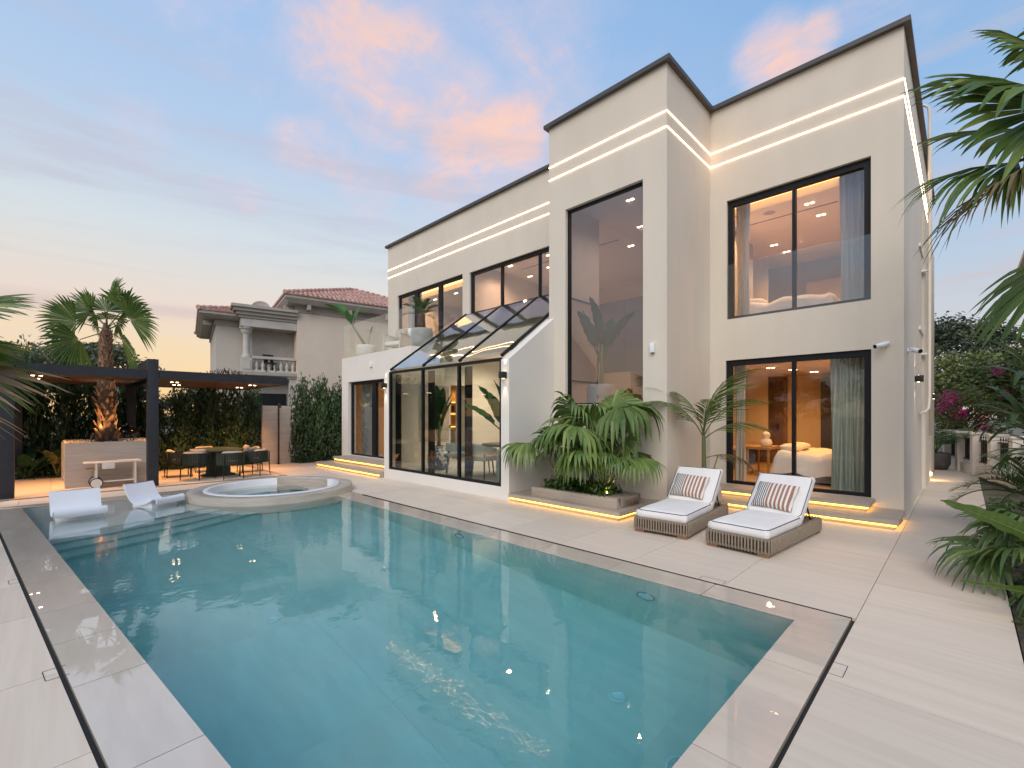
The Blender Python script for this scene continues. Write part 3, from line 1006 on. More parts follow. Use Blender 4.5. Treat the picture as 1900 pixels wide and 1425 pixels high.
# LED lines
def led(z):
    h, d = 0.0065, 0.012
    for nm, a, b in ((0, (-15.552, YL - d, z - h), (-6.555, YL + .001, z + h)), (0, (-6.54, YM - d, z - h), (-3.79, YM + .001, z + h)),
                     (0, (-3.791, YM, z - h), (-3.79 + d, YF - .001, z + h)), (0, (-3.777, YF - d, z - h), (XR, YF + .001, z + h)), (0, (XR - .001, YF, z - h), (XR + d, 18.5, z + h))):
        wput('led_line', MB().box(a, b), 'led_facade', H)
led(7.17)
led(6.885)

# windows: frames with panes and mullions as children
def window(x0, x1, z0, z1, y, mull, name='window', fr=0.07, depth=0.07, gl='glass', inset=0.0, top=None):
    m = MB()
    t = top or fr
    m.box((x0, y, z0), (x0 + fr, y + depth, z1))
    m.box((x1 - fr, y, z0), (x1, y + depth, z1))
    m.box((x0 + fr, y, z1 - t), (x1 - fr, y + depth, z1))
    m.box((x0 + fr, y, z0), (x1 - fr, y + depth, z0 + fr * .6))
    w = wput(name, m, 'frame_black', H)
    xs = [x0 + fr] + [q for p in mull for q in (p[0] - p[1] / 2, p[0] + p[1] / 2)] + [x1 - fr]
    for p in mull:
        wput('mullion', MB().box((p[0] - p[1] / 2, y + .003, z0 + fr * .6), (p[0] + p[1] / 2, y + depth - .003, z1 - t)), 'frame_black', w)
    for i in range(0, len(xs), 2):
        yy = y + depth * (0.35 if (i // 2) % 2 == 0 else 0.6)
        wput('pane', MB().box((xs[i], yy, z0 + fr * .6), (xs[i + 1], yy + .008, z1 - t)), gl, w)
    return w
window(-3.475, -1.11, 0.30, 2.815, 9.80, [(-2.27, 0.06)], 'sliding_door', 0.10, 0.10, top=0.11)
window(-3.455, -1.115, 3.655, 6.085, 9.83, [(-2.27, 0.06)], 'window', 0.10, 0.10, 'glass_tint', top=0.12)
window(-6.085, -4.262, 1.92, 6.11, 7.87, [], 'window', 0.05, 0.08, 'glass_tint')
window(-14.87, -11.10, 3.70, 6.10, 9.10, [(-13.75, 0.20), (-12.35, 0.18)], 'terrace_door', 0.07, 0.09, 'glass_tint', top=0.10)
window(-10.76, -6.54, 4.78, 6.06, 9.10, [(-9.42, 0.06), (-7.98, 0.06)], 'window', 0.09, 0.09, 'glass_tint', top=0.09)
# glass guard in front of the upper bedroom window
wput('glass_guard', MB().box((-3.47, 9.767, 3.62), (-1.11, 9.782, 4.77)), 'glass_clear', H)

# terrace block over the living-room door
m = MB().wall('x', 7.25, 0.20, -15.60, -11.20, 0.0, 3.68, [(-15.12, -11.40, 0.33, 2.83)])
m.wall('y', -15.60, 0.20, 7.45, 9.04, 0.0, 3.68, [])
m.wall('y', -11.40, 0.20, 7.45, 9.04, 0.0, 3.68, [(8.44, 9.0, 0.33, 2.6)])
wput('terrace_wall', m, 'white_wall', H)
wput('terrace_floor', MB().box((-15.40, 7.45, 3.50), (-11.40, 9.24, 3.685)), 'deck_tile', H)
window(-15.12, -11.40, 0.33, 2.83, 7.36, [(-13.55, 0.24)], 'sliding_door', 0.08, 0.09, 'glass_tint', top=0.10)
gr = wput('balustrade', MB().box((-15.52, 7.30, 3.66), (-13.42, 7.315, 4.83)), 'glass_clear', H)
wput('glass_panel', MB().box((-13.40, 7.30, 3.66), (-11.235, 7.315, 4.83)), 'glass_clear', gr)
wput('glass_panel', MB().box((-11.235, 7.317, 3.66), (-11.22, 9.03, 4.83)), 'glass_clear', gr)
wput('glass_panel', MB().box((-15.535, 7.317, 3.66), (-15.52, 9.03, 4.83)), 'glass_clear', gr)
# steps to the living room, light under each nosing
def lit_step(poly_x0, x1, y0, y1, z0, z1, ends=(False, False), name='step'):
    s = wput(name, MB().box((poly_x0, y0, z1 - 0.075), (x1, y1, z1)), 'step_stone', H)
    e0 = 0.05 if ends[0] else 0
    e1 = 0.05 if ends[1] else 0
    wput('riser', MB().box((poly_x0 + e0, y0 + 0.05, z0), (x1 - e1, y1, z1 - 0.0752)), 'step_stone', s)
    l = MB().box((poly_x0 + e0, y0 + 0.034, z1 - 0.105), (x1 - e1, y0 + 0.0495, z1 - 0.0755))
    if ends[1]:
        l.box((x1 - e1 + .0005, y0 + 0.05, z1 - 0.105), (x1 - e1 + 0.016, y1, z1 - 0.0755))
    if ends[0]:
        l.box((poly_x0 + e0 - 0.016, y0 + 0.05, z1 - 0.105), (poly_x0 + e0 - .0005, y1, z1 - 0.0755))
    wput('led_strip', l, 'led_step', s)
    return s
lit_step(-15.28, -11.21, 6.20, 7.25, 0.0, 0.16, (True, False))
lit_step(-14.92, -11.21, 6.62, 7.25, 0.16, 0.33, (True, False))
lit_step(-3.79, -0.672, 8.70, 9.76, 0.0, 0.155, (False, True))
lit_step(-3.79, -1.06, 9.16, 9.76, 0.155, 0.30, (False, True))
lit_step(-6.385, -3.885, 6.36, 7.79, 0.0, 0.155, (False, True), 'bench_step')

# conservatory
prof = [(6.386, 0.0), (7.79, 0.0), (7.79, 3.828), (6.386, 2.81)]
wput('conservatory_wall', MB().extrude(prof, 0, -6.62, -6.392), 'white_wall', H)
m = MB().extrude([(6.386, 0.0), (8.44, 0.0), (8.44, 4.296), (6.386, 2.81)], 0, -11.195, -10.96)
m.extrude([(8.4405, 2.6), (9.04, 2.6), (9.04, 4.73), (8.4405, 4.296)], 0, -11.195, -10.96)
wput('conservatory_wall', m, 'white_wall', H)
wput('sill_wall', MB().box((-10.96, 6.392, 0.0), (-6.62, 6.60, 0.255)), 'white_wall', H)
m = MB()
xm = [-10.93, -9.42, -8.015, -6.65]
for x in xm:
    m.box((x - .03, 6.40, 0.256), (x + .03, 6.47, 2.86))
m.box((-10.9, 6.402, 0.256), (-6.68, 6.468, 0.315))
m.box((-10.9, 6.402, 2.80), (-6.68, 6.468, 2.862))
cf = wput('conservatory_frame', m, 'frame_black', H)
for i in range(3):
    wput('front_pane', MB().box((xm[i] + .03, 6.43, .315), (xm[i + 1] - .03, 6.438, 2.80)), 'glass_dark', cf)
for x in xm:
    wput('rafter', MB().bar((x, 6.43, 2.905), (x, 9.05, 4.80), 0.055, 0.06), 'frame_black', cf)
wput('head_beam', MB().box((-10.9, 8.985, 4.69), (-6.62, 9.045, 4.775)), 'frame_black', cf)
for i in range(3):
    a, b = xm[i] + .028, xm[i + 1] - .028
    def rp(u, v, a=a, b=b):
        y = 6.43 + 2.6 * v
        return (a + (b - a) * u, y, 2.915 + (y - 6.43) * (1.895 / 2.62))
    wput('roof_pane', MB().grid(rp, 1, 1, False), 'glass_roof', cf)
# interior sliding frames standing behind the conservatory glass
for x in (xm[0] + .06, xm[1] + .06, xm[2] + .06):
    wput('inner_frame', MB().box((x, 6.54, .26), (x + .20, 6.60, 2.78)), 'frame_black', H)

# ------------------------------------------------------------------ rooms behind the glass
WARM = (1.0, 0.47, 0.13)
WARM2 = (1.0, 0.56, 0.28)
def room(name, x0, x1, y0, y1, z0, z1, wm, cm, fm, skip=()):
    r = wput(name, MB().box((x0, y0, z0 - 0.06), (x1, y1, z0)), fm, H)
    wput('ceiling', MB().box((x0, y0, z1), (x1, y1, z1 + 0.05)), cm, r)
    m = MB()
    if 'back' not in skip: m.box((x0, y1, z0 - .06), (x1, y1 + .05, z1))
    if 'left' not in skip: m.box((x0 - .05, y0, z0 - .06), (x0, y1 + .05, z1))
    if 'right' not in skip: m.box((x1, y0, z0 - .06), (x1 + .05, y1 + .05, z1))
    wput('room_wall', m, wm, r)
    return r
def downlight(r, x, y, z, s=0.06, dirx=True):
    """a pair of small square downlights in a ceiling"""
    m = MB()
    for k in (-1, 1):
        cx, cy = (x + k * s * 0.85, y) if dirx else (x, y + k * s * 0.85)
        m.box((cx - s / 2, cy - s / 2, z - .012), (cx + s / 2, cy + s / 2, z - .002))
    return wput('downlight', m, 'lamp_warm', r)

def spots(name, pts, e, col, ang=150):
    for q in pts:
        lamp(name, 'SPOT', q, e, col, None, .05, (0, 0, 0), ang, .9)
# lower bedroom
r1 = room('bedroom', -4.9, -0.90, 9.965, 15.0, 0.30, 2.82, 'room_warm', 'room_warm', 'wood_floor')
for x, y in ((-3.25, 12.0), (-3.0, 12.9), (-2.75, 13.9)):
    downlight(r1, x, y, 2.82)
dd = wput('inner_door', MB().box((-4.60, 14.90, 0.31), (-3.72, 14.96, 2.68)), 'brown_door', r1)
wput('handle', MB().box((-3.86, 14.84, 1.28), (-3.81, 14.90, 1.44)).box((-3.98, 14.84, 1.36), (-3.83, 14.86, 1.38)), 'black_matt', dd)
m = MB()
for a, b in (((-4.70, 14.92, .31), (-4.605, 15.0, 2.78)), ((-3.715, 14.92, .31), (-3.62, 15.0, 2.78)), ((-4.605, 14.92, 2.685), (-3.715, 15.0, 2.78))):
    m.box(a, b)
wput('door_frame', m, 'teak', r1)
wput('wardrobe_panel', MB().box((-2.72, 14.5, .31), (-1.0, 14.9, 2.7)), 'dark_panel', r1)
def curtain(x0, x1, y, z0, z1, mt, label, folds=7, amp=0.05, alongy=False):
    m = MB()
    def fn(u, v):
        a = u * folds * 2 * PI
        d = amp * math.sin(a + 0.6 * math.sin(3 * v + u * 9)) * (0.75 + 0.35 * (1 - v))
        w = x0 + (x1 - x0) * u + 0.012 * math.sin(v * 5 + u * 21)
        return (w, y + d, z0 + (z1 - z0) * v) if not alongy else (y + d, w, z0 + (z1 - z0) * v)
    m.grid(fn, folds * 10, 6)
    return wthing('curtain', m, mt, label, 'curtain', 'curtains drawn aside behind the windows')
curtain(-1.74, -1.22, 10.12, 0.32, 2.78, 'curtain_green', 'wide grey green curtain at the right of the ground floor bedroom door', 6, .06)
curtain(-3.42, -3.20, 10.12, 0.32, 2.78, 'curtain_cream', 'narrow pale curtain gathered at the left of the ground floor bedroom door', 3, .05)
curtain(-1.60, -1.22, 10.12, 3.30, 6.12, 'curtain_blue', 'pale blue grey curtain at the right of the upper bedroom window', 5, .05)
curtain(-3.38, -3.12, 10.12, 3.30, 6.12, 'curtain_cream', 'narrow cream curtain at the left of the upper bedroom window', 3, .05)
def bed(x0, x1, y0, y1, z, label):
    t = thing('bed', label, 'bed', ((x0 + x1) / 2, (y0 + y1) / 2, z))
    wput('bed_base', MB().box((x0 + .05, y0 + .05, z + .04), (x1 - .05, y1 - .05, z + .28)), 'cushion_grey', t, 0.02)
    rr = random.Random(3)
    def fn(u, v):
        x = x0 - .05 + (x1 - x0 + .10) * u
        y = y0 - .05 + (y1 - y0 + .10) * v
        e = min(u, 1 - u) * (x1 - x0)
        e2 = min(v, 1 - v) * (y1 - y0)
        k = min(1, min(e, e2) / 0.16)
        h = z + .18 + 0.44 * (1 - (1 - k) ** 3) + 0.03 * math.sin(x * 7 + y * 3) + 0.02 * math.sin(x * 13 - y * 11)
        return (x, y, h)
    wput('duvet', MB().grid(fn, 34, 34), 'linen', t)
    for k in range(2):
        cx = x0 + .22
        cyy = y0 + (y1 - y0) * (0.28 + .44 * k)
        m = MB().grid(lambda u, v: (cx + .22 * math.cos(2 * PI * u) * math.sin(PI * v), cyy + .30 * math.sin(2 * PI * u) * math.sin(PI * v), z + .70 + .09 * math.cos(PI * v)), 16, 8)
        wput('pillow', m, 'linen', t)
    return t
bed(-2.86, -0.98, 10.75, 12.4, 0.30, 'white dressed bed seen through the ground floor glass door')
bed(-3.45, -1.75, 10.35, 12.2, 3.44, 'unmade white bed seen behind the upper bedroom window')
t = thing('side_table', 'small warm wood side table behind the bedroom curtain', 'table', (-3.45, 12.0, .30))
put('top', MB().box((-.22, -.45, .60), (.30, .45, .66)), 'teak_light', t)
for sx in (-.18, .26):
    for sy in (-.4, .4):
        put('leg', MB().box((sx - .02, sy - .02, 0), (sx + .02, sy + .02, .60)), 'teak_light', t)
t = put('figurine', MB().lathe([(0, 0), (.10, 0), (.13, .07), (.10, .16), (.06, .19), (.085, .25), (.075, .31), (.03, .35), (0, .355)], 18), 'linen')
t.location = (-3.30, 11.85, .962)
tag(t, 'pale rounded figurine standing on the bedroom side table', 'ornament')

# upper bedroom
r2 = room('upper_bedroom', -4.9, -0.90, 9.965, 15.8, 3.24, 6.42, 'room_grey', 'ceiling_white', 'wood_floor')
wput('cove_light', MB().box((-4.6, 10.70, 6.40), (-1.75, 10.98, 6.418)), 'led_cove', r2)
wput('ceiling_drop', MB().box((-4.9, 11.0, 6.24), (-0.9, 15.8, 6.418)), 'ceiling_white', r2)
wput('room_wall', MB().box((-4.25, 9.965, 3.25), (-4.0, 13.2, 6.235)), 'room_grey', r2)
wput('ceiling_slot', MB().box((-4.2, 11.75, 6.232), (-1.9, 11.775, 6.2395)), 'black_matt', r2)
for x, y in ((-3.75, 11.5), (-2.35, 11.45), (-2.3, 12.3), (-3.6, 13.6), (-3.5, 14.4)):
    downlight(r2, x, y, 6.238, .06)
wput('speaker_grille', MB().lathe([(0.12, 6.232), (0, 6.23)], 20, (-3.1, 11.35, 0)), 'room_grey', r2)
wput('inner_door', MB().box((-3.3, 15.7, 3.25), (-2.2, 15.76, 5.6)), 'room_warm', r2)
wput('wardrobe_panel', MB().box((-2.0, 13.6, 3.25), (-0.92, 15.6, 5.9)), 'room_grey', r2)

# tall stair hall in the tower
r3 = room('stair_hall', -6.32, -4.00, 8.0, 14.5, 0.9, 6.42, 'room_light', 'ceiling_white', 'wood_floor', ('right', 'left'))
wput('room_wall', MB().box((-6.37, 8.0, .9), (-6.32, 9.42, 6.42)), 'room_light', r3)
wput('glass_partition', MB().box((-7.2, 9.95, 2.76), (-5.95, 10.0, 4.55)).box((-5.94, 9.95, 2.76), (-4.0, 10.0, 4.55)), 'room_dark', r3)
wput('landing_slab', MB().box((-7.2, 9.88, 2.05), (-5.75, 9.945, 2.755)), 'room_warm', r3)
wput('stair_soffit', MB().extrude([(-7.2, .95), (-5.3, .95), (-5.3, 1.15), (-6.3, 2.045), (-7.2, 2.045)], 1, 10.02, 10.1), 'brown_door', r3)
wput('hall_back', MB().box((-7.6, 12.0, .95), (-4.0, 12.05, 2.7)), 'room_warm', r3)
sh0 = wput('hall_shelf', MB().box((-6.3, 11.6, .95), (-5.2, 11.9, 2.6)), 'teak_light', r3)
for z in (1.25, 1.6, 1.95):
    wput('shelf_light', MB().box((-6.25, 11.56, z), (-5.25, 11.595, z + .03)), 'shelf_glow', sh0)
for x, y in ((-5.2, 8.95), (-5.75, 10.4), (-5.55, 11.0)):
    downlight(r3, x, y, 6.42)
downlight(r3, -6.6, 11.4, 6.42)
downlight(r3, -6.2, 12.4, 6.42)
ar = thing('framed_artwork', 'tall framed abstract artwork on the stair hall wall', 'picture', (-6.315, 8.72, 3.4))
put('frame', MB().box((0, -.62, -.95), (.03, -.58, .95)).box((0, .58, -.95), (.03, .62, .95)).box((0, -.58, .91), (.03, .58, .95)).box((0, -.58, -.95), (.03, .58, -.91)), 'black_matt', ar)
put('canvas', MB().box((.002, -.58, -.91), (.018, .58, .91)), 'art', ar)
lamp('stair_hall_lamp', 'POINT', (-4.7, 9.2, 1.7), 10.3, WARM, None, .15)

# upper rooms of the left wing
r4 = room('upper_lounge', -13.4, -6.33, 9.26, 14.5, 3.72, 6.42, 'room_light', 'ceiling_white', 'wood_floor', ('right', 'left'))
wput('room_wall', MB().box((-10.98, 9.26, 3.72), (-10.90, 14.5, 6.42)), 'room_light', r4)
for x, y in ((-10.2, 10.25), (-8.7, 10.35), (-9.4, 11.2), (-10.5, 11.5), (-7.3, 10.4)):
    downlight(r4, x, y, 6.42)
wput('ceiling_slot', MB().box((-10.2, 10.75, 6.41), (-6.6, 10.775, 6.419)), 'black_matt', r4)
r5 = room('terrace_bedroom', -15.3, -11.0, 9.26, 14.5, 3.72, 6.40, 'room_light', 'ceiling_white', 'wood_floor')
wput('cove_light', MB().box((-15.2, 9.85, 6.38), (-11.6, 10.18, 6.398)), 'led_cove', r5)
wput('ceiling_drop', MB().box((-15.3, 10.2, 6.22), (-11.0, 14.5, 6.398)), 'ceiling_white', r5)
for x, y in ((-14.7, 10.6), (-13.4, 10.6), (-14.2, 11.8)):
    downlight(r5, x, y, 6.22)
curtain(-14.75, -13.85, 9.42, 3.74, 6.2, 'curtain_blue', 'white sheer curtain behind the left pane of the terrace door', 9, .05)

# living room behind the terrace block
r6 = room('living_room', -15.3, -11.25, 7.48, 12.2, 0.33, 2.95, 'room_warm', 'room_warm', 'rug', ('right',))
curtain(-14.9, -13.75, 7.66, 0.35, 2.9, 'curtain_green', 'long pale curtain behind the living room sliding door', 9, .05)
curtain(-13.30, -12.85, 7.70, 0.35, 2.9, 'curtain_cream', 'gathered tan curtain by the open half of the living room door', 4, .05)
wput('cove_light', MB().box((-15.0, 8.5, 2.93), (-12.4, 8.8, 2.948)), 'led_cove', r6)
downlight(r6, -13.9, 9.2, 2.95)
t = thing('sofa', 'beige sofa with cushions just inside the living room door', 'sofa', (-12.2, 8.9, .33))
for nm, a, b in (('seat', (-.9, -.45, .12), (.9, .45, .45)), ('backrest', (-.9, .28, .45), (.9, .48, .92)), ('armrest', (-1.08, -.45, .1), (-.905, .48, .68)), ('cushion', (-.8, .05, .46), (-.3, .26, .88)), ('cushion', (-.2, .05, .46), (.3, .26, .86))):
    put(nm, MB().box(a, b).mesh(nm, bevel=.05), 'cushion_beige', t)

# dining room behind the conservatory
r7 = room('dining_room', -10.9, -6.62, 6.62, 12.6, 0.255, 3.5, 'room_light', 'ceiling_white', 'rug', ('left', 'right'))
MB_ = None
for o in list(r7.children):
    if o.name.startswith('ceiling'):
        bpy.data.objects.remove(o)
wput('ceiling', MB().box((-10.9, 9.24, 3.5), (-6.62, 12.6, 3.55)), 'ceiling_white', r7)
wput('room_wall', MB().box((-6.615, 7.9, .2), (-6.56, 12.6, 3.5)), 'room_light', r7)
wput('room_wall', MB().box((-10.95, 9.25, .2), (-10.9, 12.6, 3.5)), 'room_light', r7)
wput('room_wall', MB().wall('y', -10.955, .03, 6.605, 9.04, .26, 2.86, [(8.44, 9.04, .26, 2.6)]), 'room_light', r7)
wput('mural', MB().box((-10.922, 7.35, .95), (-10.90, 8.36, 2.55)), 'mural', r7)
wput('wall_switch', MB().box((-10.922, 8.385, 1.32), (-10.90, 8.425, 1.40)), 'brown_door', r7)
sh = wput('shelf_unit', MB().box((-13.75, 9.5, .34), (-13.45, 11.9, 2.9)), 'teak_light', r6)
for z in (1.25, 1.72, 2.15):
    wput('shelf_light', MB().box((-13.445, 9.55, z), (-13.40, 11.85, z + .04)), 'shelf_glow', sh)
    wput('shelf_board', MB().box((-13.445, 9.5, z + .045), (-13.25, 11.9, z + .08)), 'teak_light', sh)
wput('counter', MB().box((-12.7, 9.75, .34), (-12.15, 11.4, 1.15)), 'teak_light', r6)
for k in range(3):
    m = MB().lathe([(0, 0), (.045, 0), (.045, .20), (.015, .25), (.015, .31), (0, .31)], 10)
    o = put('bottle', m, 'black_gloss', None, (-13.34, 10.25 + .16 * k, 1.80))
    tag(o, ('leftmost', 'middle', 'rightmost')[k] + ' dark bottle in the row on the lit kitchen shelf', 'bottle', 'bottles on the lit kitchen shelf')
downlight(r7, -7.2, 11.2, 3.5)
downlight(r7, -9.6, 9.8, 3.5)
downlight(r7, -8.6, 9.8, 3.5)
# dining table and chairs
t = thing('indoor_dining_table', 'round dark dining table inside the conservatory', 'dining table', (-7.9, 7.95, .255))
put('top', MB().lathe([(0, .70), (.70, .70), (.72, .72), (.70, .745), (0, .745)], 40), 'wood_brown', t)
put('pedestal', MB().lathe([(0, 0), (.30, 0), (.28, .03), (.10, .10), (.10, .70), (0, .70)], 24), 'black_matt', t)
def tub_chair(loc, rz, label):
    t = thing('tub_chair', label, 'chair', loc, rz, 'upholstered chairs round the indoor dining table')
    put('seat', MB().box((-.25, -.25, .42), (.25, .25, .53)).mesh('seat', bevel=.04), 'chair_fabric', t)
    def fn(u, v):
        a = R(35) + u * R(290)
        r = .29
        return (r * math.cos(a), r * math.sin(a), .56 + v * (.22 - .10 * abs(u - .5) * 2))
    m = MB().grid(fn, 22, 3)
    def fn2(u, v):
        a = R(35) + u * R(290)
        r = .245
        return (r * math.cos(a), r * math.sin(a), .56 + (1 - v) * (.22 - .10 * abs(u - .5) * 2))
    m.grid(fn2, 22, 3)
    m.grid(lambda u, v: ((.29 - .045 * v) * math.cos(R(35) + u * R(290)), (.29 - .045 * v) * math.sin(R(35) + u * R(290)), .78 - .10 * abs(u - .5) * 2), 22, 1)
    put('backrest', m, 'chair_fabric', t)
    for sx in (-1, 1):
        for sy in (-1, 1):
            put('leg', MB().tube([(sx * .27, sy * .25, 0), (sx * .22, sy * .21, .45), (sx * .22, sy * .21, .58)], [.014, .02, .016], 8), 'wood_brown', t)
    return t
for x, y, rz, lb in ((-8.85, 7.05, 55, 'tub chair inside the conservatory, leftmost, standing by the middle frame'), (-7.72, 6.92, 95, 'tub chair inside the conservatory with its back to the pool'),
                     (-8.32, 7.35, 60, 'tub chair inside the conservatory half hidden by the right hand mullion'), (-7.25, 7.35, 140, 'tub chair inside the conservatory nearest the ribbed planter')):
    tub_chair((x, y, .255), R(rz), lb)
vs = thing('porcelain_vase', 'blue and white porcelain vase inside the conservatory', 'vase', (-9.95, 7.3, .255))
put('body', MB().lathe([(0, 0), (.16, 0), (.30, .14), (.34, .30), (.28, .46), (.14, .54), (.13, .60), (.16, .63)], 30), 'blue_vase', vs)
pt = thing('ribbed_planter', 'grey ribbed planter pot inside the conservatory corner', 'pot', (-6.98, 6.90, .255))
put('body', MB().lathe([(0, 0)] + [(.22 + (.012 if k % 2 else 0), .03 + .035 * k) for k in range(19)] + [(.20, .70), (.20, .62), (0, .62)], 30), 'concrete_pot', pt)
pt2 = thing('ribbed_planter', 'tall grey ribbed pot standing behind the tower window', 'pot', (-5.55, 8.35, 1.0))
put('body', MB().lathe([(0, 0)] + [(.30 + (.012 if k % 2 else 0), .05 + .07 * k) for k in range(19)] + [(.26, 1.36), (.26, 1.28), (0, 1.28)], 30), 'concrete_pot', pt2)
wput('landing', MB().box((-6.3, 8.0, .85), (-4.0, 9.4, 1.0)), 'wood_floor', r3)

spots('bedroom_spot', [(-3.25, 11.9, 2.76), (-1.7, 11.2, 2.76), (-3.0, 13.4, 2.76)], 95, WARM)
spots('upper_bedroom_spot', [(-3.75, 11.5, 6.2), (-2.35, 11.45, 6.2), (-3.0, 13.6, 6.2)], 250, (1.0, .50, .22))
spots('stair_hall_spot', [(-5.2, 8.95, 6.38), (-5.75, 10.4, 6.38)], 42, (1.0, .66, .44))
spots('upper_lounge_spot', [(-10.2, 10.25, 6.38), (-8.7, 10.4, 6.38), (-9.4, 11.8, 6.38)], 110, (1.0, .64, .40))
spots('terrace_bedroom_spot', [(-14.7, 10.6, 6.18), (-12.4, 10.8, 6.18)], 100, WARM2)
spots('living_room_spot', [(-13.9, 9.2, 2.9), (-12.6, 10.4, 2.9)], 75, WARM)
spots('dining_room_spot', [(-9.6, 9.6, 3.45), (-8.2, 9.6, 3.45)], 230, (1.0, .76, .56), 165)
spots('kitchen_spot', [(-12.9, 10.9, 2.9)], 110, WARM)

# ------------------------------------------------------------------ neighbouring house (local axes: s along its front, w towards us)
NB_AZ = R(10)
nb = thing('neighbouring_house', 'beige two storey neighbouring house with red tiled roofs and a balustraded balcony', 'house', (-21.78, 8.0, 0), -NB_AZ + R(90))
# local x = along the front (u), local y = away from us
def NBX(name, mb, m, parent=None, **kw):
    return put(name, mb, m, parent or nb, **kw)
# with rz = 90-10 deg: local x -> (sin10, cos10), local y -> (-cos10, sin10): away from us
NBX('wall', MB().box((0, 0, 0), (7.0, 7, 6.62)), 'neighbour_wall')
NBX('frieze', MB().box((-.06, -.05, 6.42), (7.06, 7.05, 6.74)), 'neighbour_cornice')
NBX('wall', MB().box((-3.1, .9, 0), (-.001, 7, 5.80)), 'neighbour_wall_grey')
NBX('frieze', MB().box((-3.15, .85, 5.64), (-.002, 7.05, 5.88)), 'neighbour_cornice')
m = MB()
for s in (.35, 2.2, 4.05, 5.9):
    m.box((s, -.42, 6.52), (s + .16, -.051, 6.738))
m.box((-.5, .3, 6.52), (-.061, .46, 6.738))
NBX('eave_bracket', m, 'neighbour_cornice')
m = MB()
for s in (-3.55, -3.0):
    m.box((s, 1.2, 5.66), (s + .3, 1.36, 5.878))
NBX('eave_bracket', m, 'neighbour_cornice')
def eave(x0, x1, y0, y1, z0, z1):
    m = MB()
    i = .16
    m.add([(x0 + i, y0 + i, z0), (x1 - i, y0 + i, z0), (x1 - i, y1 - i, z0), (x0 + i, y1 - i, z0), (x0, y0, z1 - .12), (x1, y0, z1 - .12), (x1, y1, z1 - .12), (x0, y1, z1 - .12),
           (x0, y0, z1), (x1, y0, z1), (x1, y1, z1), (x0, y1, z1)],
          [(3, 2, 1, 0), (0, 1, 5, 4), (1, 2, 6, 5), (2, 3, 7, 6), (3, 0, 4, 7), (4, 5, 9, 8), (5, 6, 10, 9), (6, 7, 11, 10), (7, 4, 8, 11), (8, 9, 10, 11)])
    return m
NBX('eave', eave(-.58, 7.6, -.58, 7.6, 6.74, 7.06), 'neighbour_cornice')
NBX('eave', eave(-3.72, .55, .30, 7.6, 5.88, 6.12), 'neighbour_cornice')
def hip_roof(x0, x1, y0, y1, z0, apex, rows, pitch=.21):
    """pyramid roof of interlocking tiles: every tile a small raised barrel on its course"""
    vs = []
    fs = []
    A = Vector(apex)
    cs = [Vector((x0, y0, z0)), Vector((x1, y0, z0)), Vector((x1, y1, z0)), Vector((x0, y1, z0))]
    ridge = MB()
    for k in range(4):
        a, b = cs[k], cs[(k + 1) % 4]
        e = (b - a)
        L = e.length
        e.normalize()
        mid = (a + b) / 2
        foot = a + e * ((A - a).dot(e))
        up = (A - foot)
        S = up.length
        up.normalize()
        nrm = e.cross(up)
        ft = (A - a).dot(e)
        for r in range(rows):
            t0, t1 = r / rows, (r + 1) / rows + .012
            lo = ft * t0
            hi = L - (L - ft) * t0
            n = int((hi - lo) / pitch)
            if n < 1:
                continue
            st = (hi - lo) / n
            for i in range(n):
                o = len(vs)
                u0 = lo + i * st
                uu = [u0 + st * q for q in (.02, .3, .5, .7, .98)]
                hh = (.004, .045, .058, .045, .004)
                l1, h1 = ft * t1, L - (L - ft) * t1
                for t, lift in ((t0, .035), (t1, .004)):
                    for q in range(5):
                        u = uu[q]
                        if t == t1:
                            u = min(max(u, l1), h1)
                        p = a + e * u + up * (S * t) + nrm * (hh[q] + lift)
                        vs.append(tuple(p))
                for q in range(4):
                    fs.append((o + q, o + q + 1, o + 5 + q + 1, o + 5 + q))
                oo = len(vs)
                for q in range(5):
                    p = a + e * uu[q] + up * (S * t0) 
                    vs.append(tuple(p))
                for q in range(4):
                    fs.append((oo + q, oo + q + 1, o + q + 1, o + q))
        nt = max(4, int((A - a).length / .33))
        for i in range(nt):
            p, q = a.lerp(A, i / nt), a.lerp(A, (i + 1.08) / nt)
            z = Vector((0, 0, .06))
            ridge.tube([p + z * 1.4, q + z], [.10, .075], 8)
    m = MB()
    m.add(vs, fs, False)
    return m, ridge
for (x0, x1, y0, y1, z0, ap, rows) in ((-.62, 7.64, -.62, 7.64, 7.06, (3.5, 3.5, 8.75), 18), (-3.76, .6, .26, 7.64, 6.12, (-.9, 3.6, 7.05), 12)):
    m, rd = hip_roof(x0, x1, y0, y1, z0, ap, rows)
    rf = NBX('roof', MB().add([(x0, y0, z0), (x1, y0, z0), (x1, y1, z0), (x0, y1, z0), ap], [(0, 1, 4), (1, 2, 4), (2, 3, 4), (3, 0, 4)]), 'roof_tile')
    o = put('roof_tiles', m, 'roof_tile', rf)
    o['kind'] = 'stuff'
    put('ridge_tiles', rd, 'roof_tile', rf)['kind'] = 'stuff'
